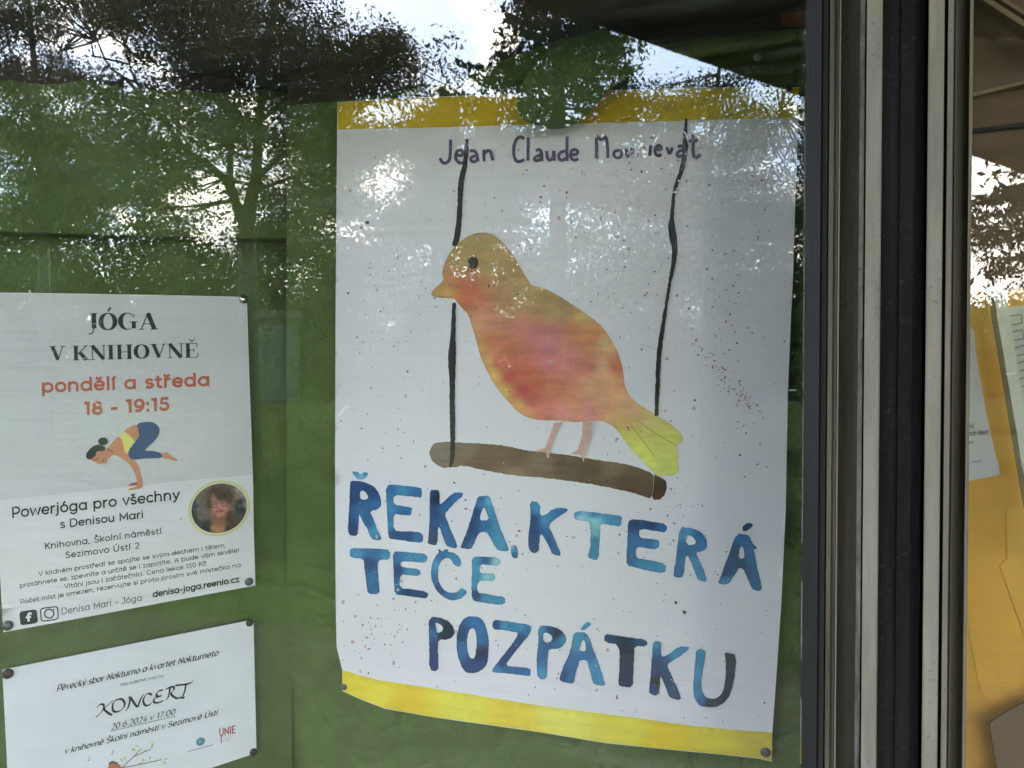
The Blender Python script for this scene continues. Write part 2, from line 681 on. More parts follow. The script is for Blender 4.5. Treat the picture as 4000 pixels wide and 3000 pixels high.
def text(name, body, p0, p1, h0, h1, wt, surf, m, parent, slant=0.0, nib=None, track=.10, lean=.03, lift=.0005):
    """body from p0 to p1 (baseline ends in the view), cap heights h0..h1"""
    x = 0
    gl = []
    for ch in body:
        adv, st = glyph(ch)
        gl.append((x, st))
        x += adv + track
    T = x - track
    paths = []
    for gx, st in gl:
        for s in st:
            pts = []
            s = resample(s, .4) if len(s) < 6 else s
            for (a, b) in s:
                u = (gx + a) / T
                h = h0 + (h1 - h0) * u
                bx = p0[0] + (p1[0] - p0[0]) * u + slant * b * h
                by = p0[1] + (p1[1] - p0[1]) * u
                pts.append((bx - lean * b * h, by - b * h))
            nb = (nib[0] * h0, nib[1] * h0) if nib else None
            if len(pts) >= 2:
                # extend the ends by half a stroke so that joints close
                if not nib:
                    for e, f in ((0, 1), (-1, -2)):
                        dx, dy = pts[e][0] - pts[f][0], pts[e][1] - pts[f][1]
                        l = math.hypot(dx, dy) or 1
                        if pts[0] != pts[-1]:
                            pts[e] = (pts[e][0] + dx / l * wt * .4, pts[e][1] + dy / l * wt * .4)
                paths.append((pts, wt, nb))
    return strokes(name, paths, surf, m, parent, lift)


# ================================================================== THE LARGE STRUCTURE
# ---- building shell round the two glazed cases
M_wall = mat('render_plaster', (.34, .32, .28), .9, vary=.15, scale=6, bump=.4, bscale=60)
M_case = mat('case_lining', (.10, .085, .065), .8, vary=.2, scale=9)
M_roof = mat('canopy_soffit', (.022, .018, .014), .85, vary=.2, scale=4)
glass_x = lambda px, y=0.0, py=1500: (CAM + ray(px, py) * ((y - CAM.y) / ray(px, py).y)).x
XL, XR = -1.35, 1.30
ZB, ZT = .55, 1.855
XM0, XM1 = glass_x(3205), glass_x(3785)
b = empty('building', (0, .4, 0), 'plain rendered building that carries the glazed notice cases', 'building')
box('wall', (-6, .05, 0), (XL, .35, 3.3), M_wall, b)
box('wall', (XR, .05, 0), (6, .35, 3.3), M_wall, b)
box('wall', (XL, .05, 0), (XR, .35, ZB), M_wall, b)
box('wall', (XL, .05, ZT), (XR, .35, 3.3), M_wall, b)
box('wall', (-6, 6, 0), (6, 6.3, 3.3), M_wall, b)
box('wall', (-6.3, .05, 0), (-6, 6.3, 3.3), M_wall, b)
box('wall', (6, .05, 0), (6.3, 6.3, 3.3), M_wall, b)
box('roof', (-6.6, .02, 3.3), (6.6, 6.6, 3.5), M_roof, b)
# canopy: its edge is the slanting dark line across the mirrored sky
zc = 2.9


def mir_at(px, py, z):
    r = ray(px, py)
    t = (z - CAM.z) / r.z
    p = CAM + r * t
    return Vector((p.x, -p.y, z))


e0, e1 = mir_at(2050, 0, zc), mir_at(3800, 607, zc)
dirn = (e1 - e0).normalized()
ea = e0 - dirn * ((e0.y) / dirn.y) if abs(dirn.y) > 1e-3 else e0
ea = Vector((ea.x, .0, zc))
eb = e0 + dirn * 9.0
xi = e0.x + dirn.x / dirn.y * (-1.7 - e0.y)
poly = [Vector((-6.6, 0, zc)), Vector((-6.6, -1.7, zc)), Vector((xi, -1.7, zc)), eb, Vector((eb.x + 1.5, 0, zc))]  # long front strip to the left is added out of view, to block sun
nP = len(poly)
V = poly + [p + Vector((0, 0, .22)) for p in poly]
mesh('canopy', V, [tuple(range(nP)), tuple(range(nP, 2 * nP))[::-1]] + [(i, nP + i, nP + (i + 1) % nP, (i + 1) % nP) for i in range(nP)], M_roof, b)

# ---- ground
M_grass = mat('grass_ground', (.018, .027, .010), .95, vary=.35, scale=3, bump=.6, bscale=40, spec=0)
M_path = mat('path_paving', (.026, .028, .022), .9, vary=.25, scale=5, spec=0)
mesh('ground', [(-400, -600, 0), (400, -600, 0), (400, 200, 0), (-400, 200, 0)], [(0, 1, 2, 3)], M_grass)['kind'] = 'structure'
mesh('pavement', [(-60, -3.4, .02), (60, -3.4, .02), (60, .0, .02), (-60, .0, .02)], [(0, 1, 2, 3)], M_path)['kind'] = 'structure'
pa = [mirrored(-1500, 1550, 34), mirrored(5500, 1550, 34), mirrored(5500, 1550, 39), mirrored(-1500, 1550, 39)]
mesh('road', [(p.x, p.y, .012) for p in pa], [(0, 1, 2, 3)], M_path)['kind'] = 'structure'

# ---- display window: aluminium profiles, gasket, panes
dw = empty('display_window', (glass_x(3500), 0, ZB), 'aluminium framed display window with two panes and a dark gasket between the frames', 'window')
M_al = mat('aluminium_face', (.245, .218, .175), .7, metal=.0, spec=.25, vary=.26, scale=70, stretch=(1, 1, .12), bump=.12, bscale=900, wear=.45)
M_al_shade = mat('aluminium_shaded', (.088, .076, .056), .6, vary=.35, scale=120, stretch=(1, 1, .06), bump=.15, bscale=700, spec=.2, wear=.5)  # darker aluminium: shade of the side faces is put into the colour
M_ald = mat('dark_rubber', (.008, .008, .008), .6, vary=.3, scale=50, stretch=(1, 1, .1), bump=.2, bscale=500)
M_blk = mat('black_gap', (.004, .004, .004), .8)
M_lip = mat('bright_lip', (.25, .225, .165), .9, spec=0, vary=.25, scale=90, stretch=(1, 1, .05))
M_slate = mat('slate_gasket', (.019, .020, .0205), .8, wear=-.35, spec=.2, vary=.5, scale=40, stretch=(1, 1, .08), bump=.3, bscale=300)


def profile(name, pts, m, parent, z0=ZB, z1=ZT):
    """pts: (px, y) pairs of a cross-section, turned into x at the height of the eye; extruded upright"""
    P = [(glass_x(px, y), y) for px, y in pts]
    n_ = len(P)
    V = [(x, y, z0) for x, y in P] + [(x, y, z1) for x, y in P]
    Fc = [(i, (i + 1) % n_, n_ + (i + 1) % n_, n_ + i) for i in range(n_)]
    Fc += [tuple(range(n_))[::-1], tuple(range(n_, 2 * n_))]
    return mesh(name, V, Fc, m, parent)


profile('glazing_bead', [(3140, .050), (3140, -.003), (3200, -.005), (3204, .0), (3204, .05)], M_ald, dw)
profile('frame_lip', [(3202, .004), (3204, -.004), (3226, -.006), (3229, .006), (3220, .012)], mat('grey_lip', (.03, .029, .025), .9, spec=0, vary=.2, scale=80, stretch=(1, 1, .05)), dw)
profile('window_frame', [(3228, .006), (3232, -.006), (3250, -.008), (3252, -.0065), (3266, -.008), (3269, .0), (3350, -.004), (3354, .02), (3300, .05), (3228, .05)], M_al_shade, dw)
profile('frame_lip', [(3269, -.002), (3269, -.010), (3275, -.010), (3275, -.002)], M_lip, dw)
profile('frame_lip', [(3350, -.006), (3350, -.019), (3368, -.021), (3368, -.006)], mat('worn_lip', (.12, .11, .10), .9, spec=0, wear=.6, vary=.5, scale=200, stretch=(1, 1, .25)), dw)
profile('frame_groove', [(3366, -.004), (3366, -.015), (3377, -.015), (3377, -.004)], M_blk, dw)
profile('window_frame', [(3375, -.004), (3375, -.024), (3430, -.024), (3436, -.022), (3436, .04), (3375, .04)], M_al, dw)
profile('gasket', [(3434, -.010), (3470, -.0115), (3506, -.0105), (3508, -.0125), (3560, -.013), (3600, -.009), (3602, .03), (3434, .03)], M_slate, dw)
profile('gasket_gap', [(3590, .018), (3622, .018), (3622, .03), (3590, .03)], M_blk, dw)
profile('window_frame', [(3614, .03), (3614, -.022), (3620, -.024), (3672, -.024), (3676, -.020), (3676, .03)], M_al, dw)
profile('frame_groove', [(3674, .0), (3674, -.012), (3692, -.012), (3692, .0)], M_blk, dw)
profile('window_frame', [(3688, .01), (3688, -.016), (3712, -.017), (3714, -.014), (3719, -.015), (3724, -.004), (3776, .002), (3778, .03), (3688, .03)], M_al_shade, dw)
profile('frame_lip', [(3690, -.0165), (3690, -.019), (3711, -.019), (3711, -.0165)], M_al, dw)
profile('frame_lip', [(3774, .002), (3774, -.006), (3786, -.006), (3788, .01), (3774, .03)], M_lip, dw)
# head, sill and outer jambs of the window, out of the frame
box('window_frame', (XL, -.02, ZT - .05), (XR, .05, ZT), M_al, dw)
box('window_frame', (XL, -.02, ZB), (XR, .05, ZB + .05), M_al, dw)
box('window_frame', (XL, -.018, ZB + .05), (XL + .05, .048, ZT - .05), M_al, dw)
box('window_frame', (XR - .05, -.018, ZB + .05), (XR, .048, ZT - .05), M_al, dw)

gm = bpy.data.materials.new('window_glass')
gm.use_nodes = True
t = gm.node_tree
t.nodes.clear()
n = t.nodes.new
lk = t.links.new
go = n('ShaderNodeOutputMaterial')
trn = n('ShaderNodeBsdfTransparent')
trn.inputs['Color'].default_value = (.985, .99, .985, 1)
gls = n('ShaderNodeBsdfGlossy')
gls.inputs['Roughness'].default_value = 0.0
fr = n('ShaderNodeFresnel')
ge = n('ShaderNodeNewGeometry')
io = n('ShaderNodeMapRange')
io.inputs['To Min'].default_value = 1.62
io.inputs['To Max'].default_value = 1 / 1.62
lk(ge.outputs['Backfacing'], io.inputs['Value'])
lk(io.outputs['Result'], fr.inputs['IOR'])
tcg = n('ShaderNodeTexCoord')
# faint waviness of the sheet
mw = n('ShaderNodeMapping')
mw.inputs['Scale'].default_value = (1, 1, 2.6)
lk(tcg.outputs['Object'], mw.inputs['Vector'])
nw = n('ShaderNodeTexNoise')
nw.inputs['Scale'].default_value = 26
nw.inputs['Detail'].default_value = 2
lk(mw.outputs['Vector'], nw.inputs['Vector'])
bw = n('ShaderNodeBump')
bw.inputs['Strength'].default_value = .006
bw.inputs['Distance'].default_value = .0008
lk(nw.outputs['Fac'], bw.inputs['Height'])
lk(bw.outputs['Normal'], gls.inputs['Normal'])
ms = n('ShaderNodeMixShader')
lk(fr.outputs[0], ms.inputs[0])
lk(trn.outputs[0], ms.inputs[1])
lk(gls.outputs[0], ms.inputs[2])
# dust and wiping streaks
md = n('ShaderNodeMapping')
md.inputs['Scale'].default_value = (1.1, 1, 34)
md.inputs['Rotation'].default_value = (0, rad(3), 0)
lk(tcg.outputs['Object'], md.inputs['Vector'])
nd = n('ShaderNodeTexNoise')
nd.inputs['Scale'].default_value = 7
nd.inputs['Detail'].default_value = 7
nd.inputs['Roughness'].default_value = .7
lk(md.outputs['Vector'], nd.inputs['Vector'])
ns = n('ShaderNodeTexNoise')
ns.inputs['Scale'].default_value = 3.1
ns.inputs['Detail'].default_value = 3
lk(tcg.outputs['Object'], ns.inputs['Vector'])
r1 = n('ShaderNodeMapRange')
r1.inputs['From Min'].default_value = .50
r1.inputs['From Max'].default_value = .80
lk(nd.outputs['Fac'], r1.inputs['Value'])
r2 = n('ShaderNodeMapRange')
r2.inputs['From Min'].default_value = .42
r2.inputs['From Max'].default_value = .66
lk(ns.outputs['Fac'], r2.inputs['Value'])
mu = n('ShaderNodeMath')
mu.operation = 'MULTIPLY'
lk(r1.outputs[0], mu.inputs[0])
lk(r2.outputs[0], mu.inputs[1])
mu2 = n('ShaderNodeMath')
mu2.operation = 'MULTIPLY_ADD'
lk(mu.outputs[0], mu2.inputs[0])
mu2.inputs[1].default_value = .11
mu2.inputs[2].default_value = .0015
dif = n('ShaderNodeBsdfDiffuse')
dif.inputs['Color'].default_value = (.55, .62, .58, 1)
md2 = n('ShaderNodeMixShader')
lk(mu2.outputs[0], md2.inputs[0])
lk(ms.outputs[0], md2.inputs[1])
lk(dif.outputs[0], md2.inputs[2])
lk(md2.outputs[0], go.inputs['Surface'])
box('glass_pane', (XL + .05, .000, ZB + .05), (glass_x(3141, .0), .006, ZT - .05), gm, dw)
box('glass_pane', (glass_x(3781, .0), .000, ZB + .05), (XR - .05, .006, ZT - .05), gm, dw)

M_mark = bpy.data.materials.new('glass_scratch')
M_mark.use_nodes = True
tm = M_mark.node_tree
pb = tm.nodes['Principled BSDF']
pb.inputs['Base Color'].default_value = (.8, .82, .82, 1)
pb.inputs['Alpha'].default_value = .28
pane0 = [o for o in dw.children if o.name.startswith('glass_pane')][0]
for x0, y0, x1, y1, w in ((1322, 1620, 1366, 1570, 10), (2500, 1345, 2556, 1362, 3), (3080, 1524, 3112, 1524, 5), (2040, 1040, 2046, 1075, 3), (700, 2030, 712, 2024, 3)):
    q = [CAM + ray(x, y) * ((-.0004 - CAM.y) / ray(x, y).y) for x, y in ((x0, y0 - w / 2), (x1, y1 - w / 2), (x1 + w / 2, y1 + w / 2), (x0 + w / 3, y0 + w / 2))]
    mesh('scratch', q, [(0, 3, 2, 1)], M_mark, pane0)

# ---- the case behind the panes
case = empty('display_case', (0, .3, ZB), 'shallow brown lined case behind the window panes', 'case')
box('back_panel', (XL - .1, .52, ZB - .05), (XR + .1, .54, ZT + .05), M_case, case)
box('ceiling_panel', (XL, .05, ZT - .05), (XR, .52, ZT - .03), M_case, case)
box('floor_panel', (XL, .05, ZB + .03), (XR, .52, ZB + .05), M_case, case)
box('side_panel', (XL - .02, .05, ZB + .05), (XL, .52, ZT - .05), M_case, case)
box('side_panel', (XR, .05, ZB + .05), (XR + .02, .52, ZT - .05), M_case, case)
xp = P_RIGHT.pt(3192, 1500).x
box('partition', (xp, .05, ZB + .05), (xp + .02, .52, ZT - .05), M_case, case)

# ================================================================== the boards and the green cloth
M_board = mat('grey_brown_board', (.060, .048, .036), .85, vary=.12, scale=30, bump=.2, bscale=300)


def grid_mesh(name, surf, xs, ys, m, parent, keep=None, thick=None):
    V, Fc = [], []
    nx, ny = len(xs), len(ys)
    for y in ys:
        for x in xs:
            V.append(surf(x, y))
    for j in range(ny - 1):
        for i in range(nx - 1):
            if keep and not keep((xs[i] + xs[i + 1]) / 2, (ys[j] + ys[j + 1]) / 2):
                continue
            a = j * nx + i
            Fc.append((a, a + nx, a + nx + 1, a + 1))
    return mesh(name, V, Fc, m, parent, smooth=True)


def slab(name, surf, x0, y0, x1, y1, back, m, parent):
    c = [(x0, y0), (x1, y0), (x1, y1), (x0, y1)]
    V = [surf(*p) for p in c] + [surf(*p, -back) for p in c]
    return mesh(name, V, [(0, 3, 2, 1), (4, 5, 6, 7), (0, 1, 5, 4), (1, 2, 6, 5), (2, 3, 7, 6), (3, 0, 4, 7)], m, parent)


rb = empty('notice_board', P_RIGHT.pt(2100, 3300), 'grey brown pin board behind the bird poster, bare above the green cloth', 'notice board')
slab('board_panel', lambda x, y, l=0: P_RIGHT.pt(x, y, -.022 + l), 1122, -700, 3195, 3500, .012, M_board, rb)
lb = empty('notice_board', P_LEFT.pt(500, 3300), 'pin board on the left, covered with green cloth behind the yoga sheet', 'notice board')
slab('board_panel', lambda x, y, l=0: P_LEFT.pt(x, y, -.020 + l), -250, -700, 1150, 3500, .010, M_board, lb)

gcol = (.100, .147, .042)
M_green = mat('green_cloth', gcol, .7, vary=.16, scale=22, bump=.6, bscale=260, spec=.2, detail=8)


def creases(px, py, seed, f=260.0):
    """thin dark valleys like creases in crumpled sheet"""
    v = noise.noise(Vector((px / f, py / f, seed)))
    v2 = noise.noise(Vector((px / (f * .6) + 7, py / (f * .45), seed + 3)))
    return -math.exp(-(v / .045) ** 2) * .6 - math.exp(-(v2 / .05) ** 2) * .4


def right_cloth(px, py, lift=0.0):
    a = -.010 + .0035 * noise.noise(Vector((px / 520, py / 640, 5)))
    a += .0050 * creases(px, py, 2.0) * (1 if py > 2200 or px > 2950 else .3)
    # rolled ridge along the top, shadow valley under it
    ridge = 262 - (px - 2480) * .165 if px > 2480 else 262 + (2480 - px) * .10
    if px > 1950:
        k = min(1, (px - 1950) / 350)
        d = py - ridge
        if d < 0:
            a += .032 * k * math.exp(-((d + 25) / 85) ** 2)
        else:
            a += (.0325 * math.exp(-(d / 16) ** 2) - .006 * math.exp(-((d - 50) / 50) ** 2)) * k
    return P_RIGHT.pt(px, py, a + lift)


def top_edge(x):
    pts = [(1100, 415), (1400, 385), (1700, 330), (1950, 240), (2200, 150), (2345, 118), (2490, 150), (2555, 172), (2650, 163), (2900, 130), (3250, 100)]
    for (a, ya), (b_, yb) in zip(pts, pts[1:]):
        if a <= x <= b_:
            return ya + (yb - ya) * (x - a) / (b_ - a) + 5 * noise.noise(Vector((x / 60, 0, 0)))
    return 100


def cloth_grid(name, surf, x0, x1, nx, ytop, y1, ny, m, parent):
    V, Fc = [], []
    for j in range(ny + 1):
        for i in range(nx + 1):
            x = x0 + (x1 - x0) * i / nx
            yt = ytop(x)
            u = (j / ny) ** 1.25
            V.append(surf(x, yt + (y1 - yt) * u))
    for j in range(ny):
        for i in range(nx):
            a = j * (nx + 1) + i
            Fc.append((a, a + nx + 1, a + nx + 2, a + 1))
    o = mesh(name, V, Fc, m, parent, smooth=True)
    return o


gr = empty('green_cloth', P_RIGHT.pt(2100, 3300), 'green cloth pinned behind the bird poster with a loose rolled top edge', 'cloth')
cloth_grid('cloth_sheet', right_cloth, 1121, 3185, 230, top_edge, 3400, 340, M_green, gr)
# edge of the sheet where it wraps the board
slab('cloth_edge', lambda x, y, l=0: P_RIGHT.pt(x, y, -.012 + l), 1119, 430, 1123, 3400, .012, M_green, gr)


def flap_surf(px, py, lift=0.0):
    k = min(1, max(0, (py - 120) / 150))
    e = min(1, max(0, (520 - py) / 120))
    k2 = math.sin((px * .8 + py * .6) / 34) * .0022 + math.sin((px * .5 - py * .9) / 61) * .0018
    a = k2 + .015 + .022 * k * (.5 + .5 * e) + .004 * noise.noise(Vector((px / 120, py / 140, 4)))
    return P_RIGHT.pt(px, py, a + lift)


flap = [(2018, 430), (2022, 370), (2050, 300), (2110, 225), (2200, 165), (2290, 130), (2345, 116), (2410, 122), (2490, 152), (2560, 175),
        (2600, 200), (2560, 235), (2501, 268), (2440, 306), (2381, 350), (2345, 388), (2320, 416), (2278, 468), (2215, 500), (2150, 508), (2095, 488), (2050, 478)]
V2, Fc, ed = fill([densify(smooth_poly(flap, 1), 14)], 22)
fo = mesh('loose_flap', [flap_surf(*p) for p in V2], Fc, M_green, gr, smooth=True)
fo['label'] = 'loose flap of the green cloth hanging over the poster top'
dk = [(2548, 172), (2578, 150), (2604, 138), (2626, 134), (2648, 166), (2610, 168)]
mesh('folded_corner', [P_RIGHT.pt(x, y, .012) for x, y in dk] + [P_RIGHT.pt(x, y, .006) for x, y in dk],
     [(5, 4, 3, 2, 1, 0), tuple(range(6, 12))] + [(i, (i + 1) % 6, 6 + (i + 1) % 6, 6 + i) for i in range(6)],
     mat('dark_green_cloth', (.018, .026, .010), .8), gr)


def left_cloth(px, py, lift=0.0):
    a = -.006 + .0030 * noise.noise(Vector((px / 460, py / 300, 8)))
    a += .0026 * creases(px, py, 6.0, 420)
    yl = 905 + 30 * math.sin(min(1, max(0, px / 1150)) * math.pi * .5) + 6 * noise.noise(Vector((px / 160, 0, 3)))
    d = py - yl
    if d < 0:
        a += .014 * math.exp(d / 260)
    else:
        a += .014 * math.exp(-(d / 6) ** 2) - .005 * math.exp(-(d / 40) ** 2)
    return P_LEFT.pt(px, py, a + lift)


gl_ = empty('green_cloth', P_LEFT.pt(500, 3300), 'green cloth on the left board with a dark fold line above the yoga sheet', 'cloth')
V, Fc = [], []
ys = sorted(set([330 + 60 * i for i in range(9)] + [840 + 4 * i for i in range(60)] + [1080 + 30 * i for i in range(80)]))
xs = [-230 + 13.7 * i for i in range(101)]
V, Fc = [], []
for y in ys:
    for x in xs:
        ye = y if y > 480 else y + (480 - y) / 150 * (34 * noise.noise(Vector((x / 230, 4, 0))) + 8 * noise.noise(Vector((x / 30, 4, 0))) + .05 * (x - 300))
        V.append(left_cloth(x, ye))
for j in range(len(ys) - 1):
    for i in range(len(xs) - 1):
        a = j * len(xs) + i
        Fc.append((a, a + len(xs), a + len(xs) + 1, a + 1))
mesh('cloth_sheet', V, Fc, M_green, gl_, smooth=True)

# nails and the orange strip on the bare board
M_nail = mat('dark_iron', (.02, .018, .016), .5, metal=.6)
for k, (a, b2, lab) in enumerate((((2212, 72), (2200, 150), 'dark nail stuck in the bare board, the left and lower one'), ((2272, 50), (2270, 146), 'dark nail stuck in the bare board, the right and taller one'))):
    p, q = P_RIGHT.pt(*a, .016), P_RIGHT.pt(*b2, -.018)
    nl = empty('nail', q, lab, 'nail', 'nails above the green cloth')
    mesh('nail_shank', *tube([p, q], [.0010, .0011], 6), M_nail, nl)
    d_ = (p - q).normalized()
    mesh('nail_head', *tube([p, p + d_ * .0012], [.0028, .0028], 8), M_nail, nl)
M_or = mat('orange_card', alb((150, 72, 24), 205), .7, vary=.15, scale=30)
oc = empty('orange_card', P_RIGHT.pt(3090, 110, -.018), 'small orange card with a salmon edge at the top of the board beside the frame', 'card')
slab('card_sheet', lambda x, y, l=0: P_RIGHT.pt(x, y, -.0195 + l), 3052, -120, 3110, 106, .001, M_or, oc)
slab('card_edge', lambda x, y, l=0: P_RIGHT.pt(x, y, -.0185 + l), 3104, -120, 3150, 107, .001, mat('salmon_card', alb((165, 100, 78), 205), .7), oc)

# ================================================================== the bird poster
M_paper = mat('poster_paper', (.835, .825, .85), .75, vary=.02, scale=12, bump=.10, bscale=1400, spec=.3)
M_wc = mat('watercolour', None, .75, vary=.26, scale=85, vcol=True, detail=6, spec=.3)
M_wcy = mat('watercolour_wash', None, .75, vary=.10, scale=30, vcol=True, stretch=(1, 1, 2.5), detail=6, spec=.3)
po = empty('bird_poster', on_big(2150, 2900), 'large hand painted poster of an orange bird on a swing with blue title', 'poster')
topE = [(1318, 400), (1500, 386), (1760, 376), (2100, 362), (2381, 352), (2718, 342), (3122, 341)]
rightE = [(3122, 341), (3119, 459), (3110, 700), (3104, 874), (3098, 1070), (3090, 1241), (3078, 1512), (3069, 1995), (3051, 2374), (3027, 2723), (3017, 2861), (3015, 2976)]
botE = [(3015, 2976), (2960, 2963), (2846, 2951), (2602, 2927), (2358, 2902), (2114, 2861), (1886, 2829), (1707, 2804), (1503, 2768), (1406, 2731), (1337, 2699)]
leftE = [(1337, 2699), (1337, 2617), (1315, 2528), (1312, 2400), (1310, 2157), (1309, 1750), (1311, 1200), (1314, 800), (1318, 400)]
outline = topE[:-1] + rightE[:-1] + botE[:-1] + leftE[:-1]
outline = densify(outline, 26)
V2, Fc, ed = fill([outline], 42)
mesh('paper_sheet', [on_big(*p) for p in V2], Fc, M_paper, po, smooth=True)
# its thickness / rim
rim, rf = [], []
for i, p in enumerate(outline):
    rim += [on_big(*p), on_big(*p, -.0006)]
nR = len(outline)
for i in range(nR):
    a, b_ = 2 * i, 2 * ((i + 1) % nR)
    rf.append((a, a + 1, b_ + 1, b_))
mesh('paper_rim', rim, rf, M_paper, po)
yb = [(1300, 450, (188, 160, 35)), (1600, 430, (190, 158, 25)), (2200, 420, (180, 150, 15)), (2700, 400, (190, 165, 20)), (3100, 400, (182, 165, 35))]
flat('painted_band', [[(x + .8, y + 1.5) for x, y in topE] + [(3118, 459), (2718, 470), (2337, 480), (2053, 488), (1700, 498), (1319, 506)]], on_big, M_wcy, po, 40, .00035, yb, 195, .08, wob=2)
yb2 = [(1350, 2660, (228, 205, 60)), (1500, 2720, (232, 208, 70)), (1560, 2760, (225, 190, 45)), (1800, 2750, (235, 215, 80)), (2000, 2800, (228, 200, 60)),
       (2200, 2800, (238, 218, 95)), (2450, 2850, (232, 212, 70)), (2600, 2880, (222, 195, 40)), (2800, 2900, (228, 205, 65)), (3000, 2900, (205, 185, 65))]
bandTop = [(1338, 2618), (1406, 2638), (1463, 2654), (1707, 2691), (1804, 2707), (1951, 2731), (2114, 2756), (2358, 2788), (2520, 2809), (2683, 2833), (2846, 2849), (3016, 2862)]
flat('painted_band', [bandTop + [(x - .5, y - 1.5) for x, y in botE]], on_big, M_wcy, po, 40, .00035, yb2, 212, .10, wob=2)


def Z(pts, ox, oy, s):
    return [(ox + p[0] * s, oy + p[1] * s) for p in pts]


